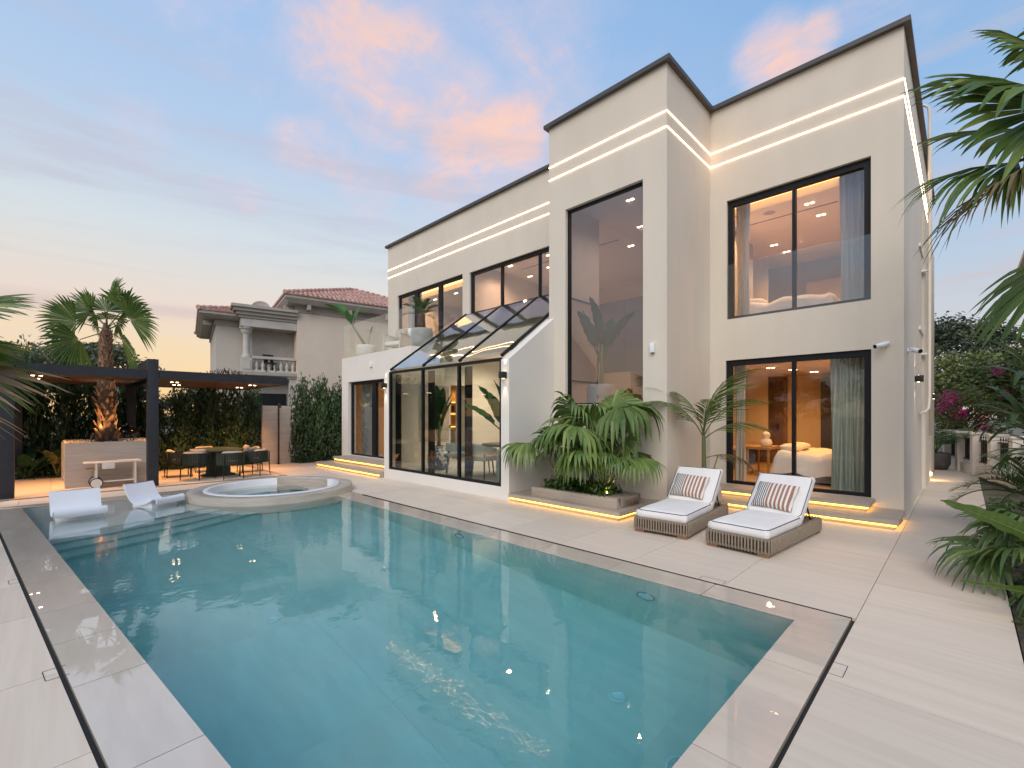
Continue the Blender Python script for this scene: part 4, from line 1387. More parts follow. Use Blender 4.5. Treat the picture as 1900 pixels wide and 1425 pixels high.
# balcony
NBX('balcony_slab', MB().box((-2.45, .15, 3.30), (-.002, .9, 3.62)), 'neighbour_trim')
NBX('slab_moulding', MB().box((-2.6, .04, 3.46), (-.003, .149, 3.60)).box((-2.52, .09, 3.36), (-.003, .149, 3.4595)), 'neighbour_cornice')
NBX('pedestal', MB().box((-2.22, .16, 3.622), (-1.80, .56, 4.22)).box((-2.16, .135, 3.72), (-1.86, .159, 4.12)), 'neighbour_trim')
NBX('column', MB().lathe([(.19, 4.22), (.19, 4.30), (.15, 4.36), (.135, 4.42), (.125, 5.22), (.15, 5.28), (.20, 5.34), (.22, 5.40), (.22, 5.46), (.26, 5.47), (.26, 5.56)], 24, (-2.0, .36, 0)), 'neighbour_trim')
NBX('handrail', MB().box((-1.80, .20, 4.20), (-.003, .46, 4.32)), 'neighbour_trim')
NBX('bottom_rail', MB().box((-1.80, .22, 3.622), (-.003, .44, 3.70)), 'neighbour_trim')
bal = MB().lathe([(.075, 0), (.075, .03), (.045, .06), (.07, .13), (.085, .20), (.055, .30), (.04, .36), (.055, .41), (.035, .44), (.07, .47), (.07, .50)], 14).mesh('baluster')
for k in range(7):
    NBX('baluster', bal, 'neighbour_trim', loc=(-1.60 + k * .245, .33, 3.70))
m = MB()
for i, (z0, z1, o) in enumerate(((5.56, 5.94, 0), (5.94, 6.06, .07), (6.06, 6.20, .16), (6.20, 6.34, .27), (6.34, 6.46, .36))):
    m.box((-2.24 - o, .12 - o, z0), (-.004, .88, z1))
NBX('entablature', m.add([], []), 'neighbour_cornice')
NBX('entablature_face', MB().box((-2.22, .10, 5.58), (-.005, .1195, 5.92)), 'neighbour_trim')
m = MB().box((-2.3, 1.9, 3.62), (-.003, 1.95, 5.6)).box((-2.2, .9, 5.42), (-.004, 1.9, 5.559)).box((-2.24, .92, 3.62), (-2.12, 1.9, 5.42))
NBX('recess_wall', MB().box((-2.1, .86, 3.625), (-.006, .899, 5.56)), 'window_dark') if False else None
NBX('recess', MB().box((-1.72, .892, 3.63), (-.006, .899, 5.555)), 'neighbour_cornice')
NBX('lower_wall', MB().box((-2.3, .70, 0), (-.30, .898, 3.29)), 'neighbour_cornice')
NBX('window', MB().box((-1.5, .66, 1.1), (-.42, .699, 2.62)), 'window_dark')
NBX('window_frame', MB().box((-1.56, .64, 1.04), (-1.50, .70, 2.68)).box((-.42, .64, 1.04), (-.36, .70, 2.68)).box((-1.50, .64, 2.62), (-.42, .70, 2.68)).box((-1.50, .64, 1.04), (-.42, .70, 1.10)), 'frame_black')
NBX('pilaster', MB().box((-.30, .10, 0), (-.002, .69, 3.29)), 'neighbour_trim')
bc = thing('balcony_chair', 'dark chair standing behind the balusters of the neighbouring balcony', 'chair', (-22.35, 7.0, 3.63))
put('seat', MB().box((-.22, -.22, .40), (.22, .22, .44)), 'black_matt', bc)
put('backrest', MB().box((-.24, -.22, .44), (-.20, .22, .82)), 'black_matt', bc)
for sx in (-.2, .2):
    for sy in (-.2, .2):
        put('leg', MB().box((sx - .015, sy - .015, 0), (sx + .015, sy + .015, .40)), 'black_matt', bc)
ds = thing('satellite_dish', 'pale round satellite dish on the neighbouring balcony roof', 'satellite dish', (-22.7, 6.75, 6.30))
put('dish', MB().lathe([(0, 0), (.20, .025), (.36, .09), (.40, .12)], 24), 'neighbour_cornice', ds, (0, 0, .16), (0, R(70), R(-20)))
put('mast', MB().tube([(0, 0, 0), (0, 0, .2)], .025), 'neighbour_cornice', ds)

# ------------------------------------------------------------------ pergola at the far end
pg = thing('pergola', 'black flat roofed pergola with wood slat soffit and downlights', 'pergola', (-13.70, 1.73, 0))
PX = -13.70
pf = wput('pergola_floor', MB().box((-18.9, -4.6, -.045), (-13.46, 4.70, 0.0)), 'grout', pg)
for i in range(5):
    for j in range(8):
        x0, x1 = -18.9 + i * 1.04, -18.9 + (i + 1) * 1.04
        y0, y1 = -4.55 + j * 1.143, -4.55 + (j + 1) * 1.143
        y1 = min(y1, 4.58)
        put('floor_tile', MB().box((-(x1 - x0) / 2 + .002, -(y1 - y0) / 2 + .002, 0), ((x1 - x0) / 2 - .002, (y1 - y0) / 2 - .002, .004)), 'deck_tile_turned', pf, (((x0 + x1) / 2 + 13.70), (y0 + y1) / 2 - 1.73, 0.0))
wput('floor_border', MB().box((-13.70, -4.55, 0.0), (-13.60, 4.59, .005)).box((-18.9, 4.592, 0.0), (-13.60, 4.70, .005)), 'step_stone', pf)
for (y0, y1, z) in ((1.625, 1.838, 3.03), (-.72, -.505, 3.07)):
    wput('post', MB().box((PX - .21, y0, 0.004), (PX, y1, z)), 'pergola_metal', pg, .004)
    wput('post', MB().box((-18.06, y0, 0.004), (-17.75, y1, z)), 'pergola_metal', pg, .004)
    wput('cross_beam', MB().box((-17.75, y0 + .004, z - .28), (PX - .21, y1 - .004, z - .002)), 'pergola_metal', pg)
def fascia_roof(y0, y1, x0=-17.9, x1=PX - .02, z0=2.565, z1=2.775, hole=None):
    m = MB()
    m.box((x1 - .05, y0, z0), (x1, y1, z1))
    m.box((x0, y0, z0), (x0 + .05, y1, z1))
    m.box((x0 + .05, y1 - .05, z0), (x1 - .05, y1, z1))
    m.box((x0 + .05, y0, z0), (x1 - .05, y0 + .05, z1))
    f = wput('fascia', m, 'pergola_metal', pg)
    # roof deck and soffit slats, left open round the palm
    n = int((x1 - x0 - .1) / .14)
    for k in range(n):
        a, b = x0 + .05 + (x1 - x0 - .1) * k / n + .004, x0 + .05 + (x1 - x0 - .1) * (k + 1) / n - .004
        for s0, s1 in ([(y0 + .05, y1 - .05)] if not (hole and a < hole[1] and b > hole[0]) else [(y0 + .05, hole[2]), (hole[3], y1 - .05)]):
            if s1 - s0 > .03:
                wput('soffit_slat', MB().box((a, s0, z0 + .012), (b, s1, z0 + .03)), 'soffit_wood', f)
    mm = MB()
    if hole:
        mm.box((x0 + .05, y0 + .05, z1 - .05), (hole[0], y1 - .05, z1 - .01)).box((hole[1], y0 + .05, z1 - .05), (x1 - .05, y1 - .05, z1 - .01))
        mm.box((hole[0], y0 + .05, z1 - .05), (hole[1], hole[2], z1 - .01)).box((hole[0], hole[3], z1 - .05), (hole[1], y1 - .05, z1 - .01))
        hm = MB()
        hm.box((hole[0] - .03, hole[2] - .03, z0 + .005), (hole[0], hole[3] + .03, z1 - .002)).box((hole[1], hole[2] - .03, z0 + .005), (hole[1] + .03, hole[3] + .03, z1 - .002))
        hm.box((hole[0], hole[2] - .03, z0 + .005), (hole[1], hole[2], z1 - .002)).box((hole[0], hole[3], z0 + .005), (hole[1], hole[3] + .03, z1 - .002))
        wput('opening_trim', hm, 'soffit_wood', f)
    else:
        mm.box((x0 + .05, y0 + .05, z1 - .05), (x1 - .05, y1 - .05, z1 - .01))
    wput('roof_sheet', mm, 'pergola_metal', f)
    return f
PALM = (-15.55, 1.03)
roofA = fascia_roof(-.50, 1.62, hole=(PALM[0] - .55, PALM[0] + .55, PALM[1] - .52, PALM[1] + .52))
roofB = fascia_roof(1.84, 4.77)
roofC = fascia_roof(-4.6, -.725)
for x, y in ((-14.6, -.2), (-15.8, -.25), (-15.0, 2.35), (-16.3, 2.6), (-14.9, 4.2), (-16.4, 4.25)):
    m = MB()
    for k in (-1, 1):
        m.box((x - .025, y + k * .06 - .028, 2.566), (x + .025, y + k * .06 + .028, 2.575))
    wput('downlight', m, 'lamp_warm', pg)
    lamp('pergola_spot', 'SPOT', (x, y, 2.55), 175, (1.0, 0.46, 0.15), None, .05, (0, 0, 0), 92, .9)
wput('ceiling_heater', MB().box((-15.2, .15, 2.53), (-14.75, .32, 2.562)), 'black_matt', pg)

# planter with gravel
pl = thing('palm_planter', 'large travertine planter box under the pergola holding the tall palm', 'planter', (-15.6, 1.05, 0))
m = MB()
px0, px1, py0, py1, pz = -16.7, -14.72, .245, 1.90, 1.05
m.box((px0, py0, 0.005), (px1, py0 + .05, pz)).box((px0, py1 - .05, 0.005), (px1, py1, pz)).box((px0, py0 + .05, 0.005), (px0 + .05, py1 - .05, pz)).box((px1 - .05, py0 + .05, 0.005), (px1, py1 - .05, pz))
wput('box', m, 'planter_stone', pl)
wput('soil', MB().box((px0 + .05, py0 + .05, .5), (px1 - .05, py1 - .05, 1.02)), 'soil', pl)
pm = MB()
for k in range(420):
    x, y = rng.uniform(px0 + .08, px1 - .06), rng.uniform(py0 + .08, py1 - .08)
    r = rng.uniform(.014, .034)
    o = len(pm.v)
    pm.add([(x - r, y, 1.03), (x, y - r * .8, 1.03), (x + r, y, 1.03), (x, y + r * .8, 1.03), (x + r * .2, y, 1.03 + r * .9)], [(0, 1, 4), (1, 2, 4), (2, 3, 4), (3, 0, 4)])
wput('gravel', pm, 'pebble', pl, kind='stuff')
# second fin wall just behind the planter
wput('side_panel', MB().box((px0 + .1, py0 - .03, .02), (px0 + .16, py0 - .002, 1.0)), 'planter_stone', pl)
for i, (x, y, lb) in enumerate(((-15.45, 1.55, 'small lit garden spotlight in the gravel right of the palm trunk'), (-15.2, .72, 'small dark garden spotlight in the gravel left of the palm trunk'))):
    t = thing('garden_spotlight', lb, 'spotlight', (x, y, 1.03), 0, 'spotlights in the palm planter')
    dv = Vector((PALM[0] - x, PALM[1] - y, .9)).normalized()
    put('spike', MB().tube([(0, 0, 0), (0, 0, .08)], .012), 'black_matt', t)
    put('head', MB().tube([(0, 0, .07), tuple(Vector((0, 0, .07)) + dv * .12)], [.035, .045], 14, False), 'black_matt', t)
    put('lens', MB().tube([tuple(Vector((0, 0, .07)) + dv * .105), tuple(Vector((0, 0, .07)) + dv * .11)], [.038, .038], 14), 'lamp_soft', t)
    lamp('palm_uplight', 'SPOT', Vector((x, y, 1.10)) + dv * .13, 24, (1.0, 0.50, 0.16), None, .03, dv.to_track_quat('-Z', 'Y').to_euler(), 75, .7)

# kettle grill
kg = thing('kettle_grill', 'black lidded grill standing behind the palm planter', 'grill', (-17.1, 1.55, 0.005))
put('bowl', MB().lathe([(0, .78), (.24, .84), (.33, .98), (.34, 1.06)], 28), 'black_gloss', kg)
put('lid', MB().lathe([(.345, 1.062), (.33, 1.20), (.24, 1.34), (.10, 1.41), (0, 1.425)], 28), 'black_gloss', kg)
put('handle', MB().tube([(-.08, 0, 1.40), (-.06, 0, 1.47), (.06, 0, 1.47), (.08, 0, 1.40)], .012), 'chrome', kg)
for k in range(3):
    a = k * 2 * PI / 3
    put('leg', MB().tube([(math.cos(a) * .22, math.sin(a) * .22, .84), (math.cos(a) * .34, math.sin(a) * .34, 0)], .016), 'black_matt', kg)

# drinks trolley
bt = thing('drinks_trolley', 'cream bar trolley with two wheels and a slatted teak shelf', 'trolley', (-14.42, 1.06, 0.005))
put('top', MB().box((-.20, -.52, .575), (.20, .52, .60)).mesh('top', bevel=.008), 'cart_white', bt)
for y in (-.30, .40):
    for x in (-.17, .17):
        put('leg', MB().box((x - .018, y - .018, (.0 if y > 0 else .10)), (x + .018, y + .018, .574)), 'cart_white', bt)
    put('crossbar', MB().box((-.15, y - .014, .10), (.15, y + .014, .13)), 'cart_white', bt)
put('shelf_frame', MB().box((-.17, -.28, .13), (-.14, .38, .16)).box((.14, -.28, .13), (.17, .38, .16)), 'cart_white', bt)
sl_me = MB().box((-.14, -.014, 0), (.14, .014, .018)).mesh('shelf_slat')
for k in range(17):
    put('shelf_slat', sl_me, 'teak_light', bt, (0, -.26 + k * .039, .145))
for x in (-.21, .21):
    w = put('wheel', MB().tube([(x - .015, -.30, .12), (x + .015, -.30, .12)], .12, 28), 'black_matt', bt)
    put('rim', MB().tube([(x - .018, -.30, .12), (x + .018, -.30, .12)], .10, 28), 'cart_white', w)
put('handle', MB().tube([(-.17, -.30, .44), (-.17, -.46, .44), (.17, -.46, .44), (.17, -.30, .44)], .013), 'teak_light', bt)
put('bottle_tray', MB().box((.10, -.20, .44), (.22, .02, .574)).mesh('bottle_tray', bevel=.006), 'cart_white', bt)
put('tray_rim', MB().box((-.18, .10, .601), (.18, .48, .612)), 'cart_white', bt)

# ------------------------------------------------------------------ outdoor dining set
TC = Vector((-15.0, 3.36, 0.005))
t = thing('outdoor_table', 'oval dark green outdoor dining table under the pergola', 'table', TC)
put('top', MB().lathe([(0, .70), (.98, .70), (1.0, .715), (1.0, .735), (.98, .74), (0, .74)], 48).mesh('top'), 'table_green', t, scale=(.92, .60, 1))
put('pedestal', MB().lathe([(.42, 0), (.42, .02), (.30, .06), (.26, .66), (.36, .70)], 24), 'table_green', t)
ROPE_N = 30
def make_rope_chair():
    t = thing('rope_chair', 'green rope chair standing', 'chair', (0, 0, 0))
    # local +x is the front of the chair
    put('seat', MB().box((-.24, -.24, .36), (.27, .24, .40)).mesh('seat', bevel=.015), 'green_metal', t)
    put('seat_cushion', MB().box((-.22, -.23, .40), (.27, .23, .47)).mesh('seat_cushion', bevel=.03), 'cushion_grey', t)
    for sx, sy in ((.26, .28), (.26, -.28), (-.26, .22), (-.26, -.22)):
        put('leg', MB().tube([(sx * 1.06, sy * 1.06, 0), (sx, sy, .40), (sx * 1.02, sy * 1.02, .66)], [.012, .016, .014], 8), 'green_metal', t)
    def path(u, z):
        a = R(62) + u * R(236)
        rx, ry = .30, .32
        return Vector((rx * math.cos(a) + .0, ry * math.sin(a), z))
    top = [path(k / 26, .68 + .0 * k) for k in range(27)]
    bot = [path(k / 26, .38) for k in range(27)]
    put('rail', MB().tube(top, .014, 8).tube(bot, .012, 8), 'green_metal', t)
    m = MB()
    for k in range(ROPE_N):
        u = (k + .5) / ROPE_N
        p, q = path(u, .672), path(u, .385)
        d = (path(min(u + .01, 1), 0) - path(max(u - .01, 0), 0)).normalized()
        m.add([p - d * .017, p + d * .017, q + d * .017, q - d * .017], [(0, 1, 2, 3)])
        n = Vector((p.x, p.y, 0)).normalized() * .012
        m.add([p - d * .017 + n, p + d * .017 + n, q + d * .017 + n, q - d * .017 + n], [(3, 2, 1, 0)])
    put('rope_weave', m, 'green_rope', t)['kind'] = 'stuff'
    b = MB()
    for v0 in range(1):
        def fn(u, v):
            a = R(115) + u * R(130)
            th = 2 * PI * v
            r = .235 + .055 * math.cos(th)
            e = 1 - (abs(u - .5) * 2) ** 6 * .5
            return (r * math.cos(a) + .01, (r + .02) * math.sin(a), .625 + .12 * math.sin(th) * e)
        b.grid(fn, 18, 10)
    put('back_cushion', b, 'cushion_beige', t)
    return t
rc = make_rope_chair()
chairs = [(-13.98, 3.42, 180, 'green rope chair with pale cushion in the middle of the near side of the table'),
          (-14.42, 2.72, 140, 'green rope chair facing the outdoor table beside the black pergola post'),
          (-15.45, 2.50, 88, 'green rope chair at the far left of the outdoor table with a grey pink cushion'),
          (-16.25, 3.30, 0, 'green rope chair on the far side of the outdoor table against the hedge'),
          (-14.25, 4.10, 222, 'green rope chair at the near right end of the outdoor table'),
          (-15.30, 4.25, 268, 'green rope chair at the far right of the outdoor table near the shower wall')]
for i, (x, y, a, lb) in enumerate(chairs):
    o = rc if i == 0 else copy_tree(rc)
    o.location = (x, y, .006)
    o.rotation_euler = (0, 0, R(a))
    o['label'] = lb
    o['group'] = 'green rope chairs round the outdoor table'
def pillow_mesh(w, h, t, n=14):
    m = MB()
    for sgn in (1, -1):
        def fn(u, v):
            x, y = (u - .5) * 2, (v - .5) * 2
            k = max(0, (1 - x ** 4)) ** .5 * max(0, (1 - y ** 4)) ** .5
            px = x * w / 2 * (1 - .06 * (1 - abs(y)) * 0 - .05 * (y * y) * 0)
            pinch = 1 - .07 * (1 - abs(x)) * abs(y) ** 3 
            pinch2 = 1 - .07 * (1 - abs(y)) * abs(x) ** 3
            return (x * w / 2 * pinch2, y * h / 2 * pinch, sgn * (t / 2 * k + .002))
        m.grid(fn, n, n) if sgn > 0 else m.grid(lambda u, v: fn(1 - u, v), n, n)
    return m
for x, y, a, mt, lb in ((-14.30, 3.98, 222, 'cushion_grey', 'grey scatter cushion on the near right rope chair'), (-15.28, 4.12, 268, 'cushion_beige', 'tan scatter cushion on the far right rope chair'),
                        (-14.50, 2.80, 140, 'cushion_beige', 'small beige scatter cushion on the rope chair beside the post')):
    o = put('scatter_cushion', pillow_mesh(.42, .34, .14), mt, None, (x, y, .64), (R(72), 0, R(a + 90)))
    tag(o, lb, 'cushion', 'scatter cushions on the rope chairs')

# shower
sw = wthing('shower_wall', MB().box((-17.1, 5.10, 0.0), (-16.98, 6.02, 2.02)), 'shower_stone', 'beige striped stone shower wall standing between the hedges', 'wall', bevel=.004)
sp = thing('shower_column', 'slim bronze outdoor shower column in front of the stone wall', 'shower', (-16.88, 5.58, 0))
put('base', MB().lathe([(0, 0), (.07, 0), (.07, .015), (0, .015)], 20), 'steel_dark', sp)
put('pipe', MB().tube([(0, 0, .015), (0, 0, 1.96), (.01, 0, 2.04), (.06, 0, 2.08), (.12, 0, 2.06), (.14, 0, 1.99)], .028, 12), 'steel_dark', sp)
put('shower_head', MB().lathe([(0, 0), (.05, 0), (.045, .04), (0, .05)], 18), 'steel_dark', sp, (.14, 0, 1.95))
put('tap', MB().tube([(0.02, 0, 1.05), (.08, 0, 1.05)], .014), 'steel_dark', sp)

# boundary wall behind the hedge
bw = wthing('boundary_wall', MB().box((-19.1, -9, -.05), (-18.9, 9.2, 1.05)), 'white_wall', 'low white boundary wall glimpsed through the hedge', 'wall')
wp = wthing('gate_pillar', MB().box((-20.6, 1.55, -.05), (-20.2, 1.95, 2.75)), 'neighbour_trim', 'pale square pillar rising beyond the hedge right of the palm trunk', 'pillar')

# ------------------------------------------------------------------ in-pool chaises
def make_pool_chaise():
    t = thing('pool_chaise', 'white moulded pool chaise lounge', 'pool lounger', (0, 0, 0))
    # profile along local x: head at -x, foot at +x; lies on the shelf
    prof = [(-.50, .46), (-.44, .36), (-.36, .20), (-.24, .075), (-.08, .03), (.10, .045), (.26, .095), (.36, .155), (.42, .19), (.49, .19), (.535, .155), (.545, .10), (.53, .05)]
    W = .35
    pts = []
    for i in range(len(prof) - 1):
        for k in range(4):
            pts.append((prof[i][0] + (prof[i + 1][0] - prof[i][0]) * k / 4, prof[i][1] + (prof[i + 1][1] - prof[i][1]) * k / 4))
    pts.append(prof[-1])
    # smooth
    for _ in range(6):
        pts = [pts[0]] + [((pts[i - 1][0] + 2 * pts[i][0] + pts[i + 1][0]) / 4, (pts[i - 1][1] + 2 * pts[i][1] + pts[i + 1][1]) / 4) for i in range(1, len(pts) - 1)] + [pts[-1]]
    n = len(pts)
    th = .028
    m = MB()
    def off(i):
        a, b = pts[max(i - 1, 0)], pts[min(i + 1, n - 1)]
        d = Vector((b[0] - a[0], b[1] - a[1])).normalized()
        return (pts[i][0] + d.y * th, pts[i][1] - d.x * th)
    under = [off(i) for i in range(n)]
    def dish(u):
        return -.012 * (1 - (2 * u - 1) ** 2)
    m.grid(lambda u, v: (pts[min(int(round(v * (n - 1))), n - 1)][0], -W + 2 * W * u, pts[min(int(round(v * (n - 1))), n - 1)][1] + dish(u)), 8, n - 1)
    m.grid(lambda u, v: (under[min(int(round(v * (n - 1))), n - 1)][0], W - 2 * W * u, under[min(int(round(v * (n - 1))), n - 1)][1]), 8, n - 1)
    for s in (-1, 1):
        vs = [(p[0], s * W, p[1]) for p in pts] + [(p[0], s * W, p[1]) for p in under]
        m.add(vs, [((i, i + 1, n + i + 1, n + i) if s < 0 else (n + i, n + i + 1, i + 1, i)) for i in range(n - 1)])
    for i in (0, n - 1):
        m.add([(pts[i][0], -W, pts[i][1]), (pts[i][0], W, pts[i][1]), (under[i][0], W, under[i][1]), (under[i][0], -W, under[i][1])], [(0, 1, 2, 3)])
    put('shell', m, 'white_plastic', t)
    # moulded base standing on the shelf
    bp = [(-.36, -.16), (.40, -.16), (.30, .09), (.08, .02), (-.10, .0), (-.24, .04)]
    put('base', MB().extrude([(p[0], p[1]) for p in bp], 1, -W + .04, W - .04).mesh('base', bevel=.01), 'white_plastic', t)
    return t
pc = make_pool_chaise()
for i, (x, y, a, lb) in enumerate(((-10.62, .34, 4, 'white moulded in-pool chaise on the left, its high back towards the trolley'), (-10.95, 1.40, 32, 'white moulded in-pool chaise on the right, its curled foot facing the steps'))):
    o = pc if i == 0 else copy_tree(pc)
    o.location = (x, y, .02)
    o.scale = (.74, .92 if i == 0 else .80, .84)
    o.rotation_euler = (0, 0, R(a))
    o['label'] = lb
    o['group'] = 'white chaises on the shallow pool shelf'

# ------------------------------------------------------------------ rope loungers
stripe = bpy.data.materials.new('striped_cloth')
stripe.use_nodes = True
def build_stripe():
    t = NT(stripe.node_tree)
    p = stripe.node_tree.nodes['Principled BSDF']
    p.inputs['Roughness'].default_value = .9
    tc = t.n('ShaderNodeTexCoord')
    sp = t.n('ShaderNodeSeparateXYZ')
    t.link(tc.outputs['Object'], sp.inputs[0])
    x = t.math('ADD', sp.outputs[0], .27)          # 0..0.5 across
    thin = t.math('GREATER_THAN', t.math('FRACT', t.math('DIVIDE', x, .027)), .46)
    wide = t.math('GREATER_THAN', t.math('FRACT', t.math('DIVIDE', t.math('SUBTRACT', x, .015), .0545)), .46)
    left = t.math('LESS_THAN', x, .20)
    white = (0.74, 0.71, 0.67, 1)
    a = t.mix(thin, white, (0.035, 0.04, 0.055, 1))
    b = t.mix(wide, white, (0.30, 0.125, 0.065, 1))
    c = t.mix(left, b, a)
    nz = t.noise(tc.outputs['Object'], 160, 2.0)
    c = t.mix(t.math('MULTIPLY', nz, .25), c, (0.5, 0.45, 0.42, 1))
    t.link(c, p.inputs['Base Color'])
build_stripe()
MATS['striped_cloth'] = stripe
def rounded_rect(w, l, r, n=6):
    pts = []
    for cx, cy, a in ((w / 2 - r, l / 2 - r, 0), (-w / 2 + r, l / 2 - r, 90), (-w / 2 + r, -l / 2 + r, 180), (w / 2 - r, -l / 2 + r, 270)):
        for k in range(n + 1):
            t = R(a + 90 * k / n)
            pts.append((cx + r * math.cos(t), cy + r * math.sin(t)))
    return pts
def mattress(w, l, t, r=.07):
    """soft slab with crowned top; returns (body, piping)"""
    m = MB()
    nu, nv = 20, 28
    def fn(sgn):
        def f(u, v):
            x, y = (u - .5) * 2, (v - .5) * 2
            k = (max(0, 1 - abs(x) ** 7) ** .33) * (max(0, 1 - abs(y) ** 14) ** .33)
            cr = .015 * (1 - x * x) * (1 - y * y)
            z = sgn * (t / 2 - .028) + sgn * (.028 * k + cr)
            return (x * w / 2, y * l / 2, z + .0025 * math.sin(x * 9 + y * 6) * k)
        return f
    m.grid(fn(1), nu, nv)
    m.grid(lambda u, v: fn(-1)(1 - u, v), nu, nv)
    pr = []
    for z, gr in ((-t / 2 + .028, 0), (-.02, .012), (.01, .012), (t / 2 - .028, 0)):
        pr.append((z, gr))
    loop = [(-w / 2, -l / 2 + l * k / 20) for k in range(20)] + [(-w / 2 + w * k / 12, l / 2) for k in range(12)] + [(w / 2, l / 2 - l * k / 20) for k in range(20)] + [(w / 2 - w * k / 12, -l / 2) for k in range(12)]
    N = len(loop)
    vs = []
    for z, gr in pr:
        for p in loop:
            d = Vector((p[0] / w, p[1] / l))
            d.normalize()
            vs.append((p[0] + d.x * gr, p[1] + d.y * gr, z))
    fs = []
    for i in range(len(pr) - 1):
        for k in range(N):
            fs.append((i * N + (k + 1) % N, i * N + k, (i + 1) * N + k, (i + 1) * N + (k + 1) % N))
    m.add(vs, fs, True)
    q = rounded_rect(w * .985, l * .988, r)
    pip = MB().tube([(p[0], p[1], t / 2 - .018) for p in q] + [(q[0][0], q[0][1], t / 2 - .018)], .0055, 6)
    return m, pip
def make_lounger():
    t = thing('sun_lounger', 'rope wrapped sun lounger here', 'sun lounger', (0, 0, 0))
    W, L = .78, 1.92
    z0, z1 = .045, .215
    fr = MB()
    q = rounded_rect(W - .02, L - .02, .05, 4)
    qi = rounded_rect(W - .10, L - .10, .03, 4)
    n = len(q)
    for zz0, zz1 in ((z0, z0 + .025), (z1 - .025, z1)):
        vs = [(p[0], p[1], zz0) for p in q] + [(p[0], p[1], zz1) for p in q] + [(p[0], p[1], zz0) for p in qi] + [(p[0], p[1], zz1) for p in qi]
        fs = []
        for k in range(n):
            k2 = (k + 1) % n
            fs += [(k, k2, n + k2, n + k), (n + k, n + k2, 3 * n + k2, 3 * n + k), (3 * n + k, 3 * n + k2, 2 * n + k2, 2 * n + k), (2 * n + k, 2 * n + k2, k2, k)]
        fr.add(vs, fs)
    put('frame', fr, 'rope_taupe', t)
    put('inner_shade_panel', MB().box((-W / 2 + .025, -L / 2 + .025, z0 + .027), (W / 2 - .025, L / 2 - .025, z1 - .03)), 'wood_brown', t)  # dark box added for the shaded inside seen between the cords
    cord = MB()
    qo = rounded_rect(W, L, .06, 5)
    # resample the outline evenly
    per = [(Vector(qo[i]), Vector(qo[(i + 1) % len(qo)])) for i in range(len(qo))]
    tot = sum((b - a).length for a, b in per)
    N = 138
    rr = random.Random(5)
    for k in range(N):
        s = tot * k / N
        for a, b in per:
            ln = (b - a).length
            if s <= ln:
                p = a.lerp(b, s / ln)
                break
            s -= ln
        j = rr.uniform(-.0015, .0015)
        cord.tube([(p.x * .99, p.y * .995, z0 - .004), (p.x * 1.008, p.y * 1.004, z0 + .02), (p.x * 1.008 + j, p.y * 1.004 + j, z1 - .02), (p.x * .985, p.y * .993, z1 + .006)], .0105, 6, False)
    put('rope_weave', cord, 'rope_taupe', t)['kind'] = 'stuff'
    for sx in (-1, 1):
        for sy in (-1, 1):
            put('foot', MB().box((sx * (W / 2 - .015), sy * (L / 2 - .015), 0), (sx * (W / 2 - .15), sy * (L / 2 - .15), z0 - .002)).mesh('foot', bevel=.008), 'teak', t)
    body, pip = mattress(.72, 1.14, .145)
    cb = put('seat_cushion', body, 'cushion_white', t, (0, -L / 2 + .04 + .57, z1 + .05))
    put('piping', pip, 'piping_dark', cb)
    body, pip = mattress(.72, .72, .145)
    hy = -L / 2 + 1.16
    ang = R(44)
    d = Vector((0, math.cos(ang), math.sin(ang)))
    nrm = Vector((0, -math.sin(ang), math.cos(ang)))
    c = Vector((0, hy + .03, z1 + .05)) + d * .36 + nrm * .02
    cb = put('back_cushion', body, 'cushion_white', t, c, (ang, 0, 0))
    put('piping', pip, 'piping_dark', cb)
    put('back_panel', MB().box((-.34, -.34, -.095), (.34, .34, -.066)), 'rope_taupe', t, c, (ang, 0, 0))
    m = MB()
    for sx in (-.28, .28):
        m.tube([tuple(Vector((sx, hy + .05, z1)) + d * .45 - nrm * .07), (sx, hy + .62, z1 - .02)], .012)
    put('back_strut', m, 'steel_dark', t)
    return t, c, ang, d, nrm
lg, lc, lang, ld, ln_ = make_lounger()
for i, (x, y, a, lb, pl_lb) in enumerate(((-3.12, 7.0, 4.0, 'rope wrapped lounger with white cushions nearer the palm planter bench', 'cushion with brown and navy stripes on the lounger nearer the planter bench'),
                                   (-1.93, 6.94, -5.0, 'rope wrapped lounger with white cushions in front of the bedroom door steps', 'cushion with brown and navy stripes on the lounger in front of the bedroom door'))):
    o = lg if i == 0 else copy_tree(lg)
    o.location = (x, y, 0)
    o.rotation_euler = (0, 0, R(a))
    o['label'] = lb
    o['group'] = 'rope loungers on the deck'
    M = Matrix.Translation((x, y, 0)) @ Matrix.Rotation(R(a), 4, 'Z')
    tilt = lang + R(6)
    loc = M @ (lc + ln_ * .125 - ld * .10 + Vector((-.03 if i == 0 else -.01, 0, 0)))
    p = put('striped_cushion', pillow_mesh(.54, .42, .16), 'striped_cloth', None, loc, (M @ (Matrix.Rotation(tilt, 4, 'X') @ Matrix.Rotation(R(-4 if i == 0 else -3), 4, 'Z'))).to_euler())
    tag(p, pl_lb, 'cushion', 'striped cushions on the loungers')

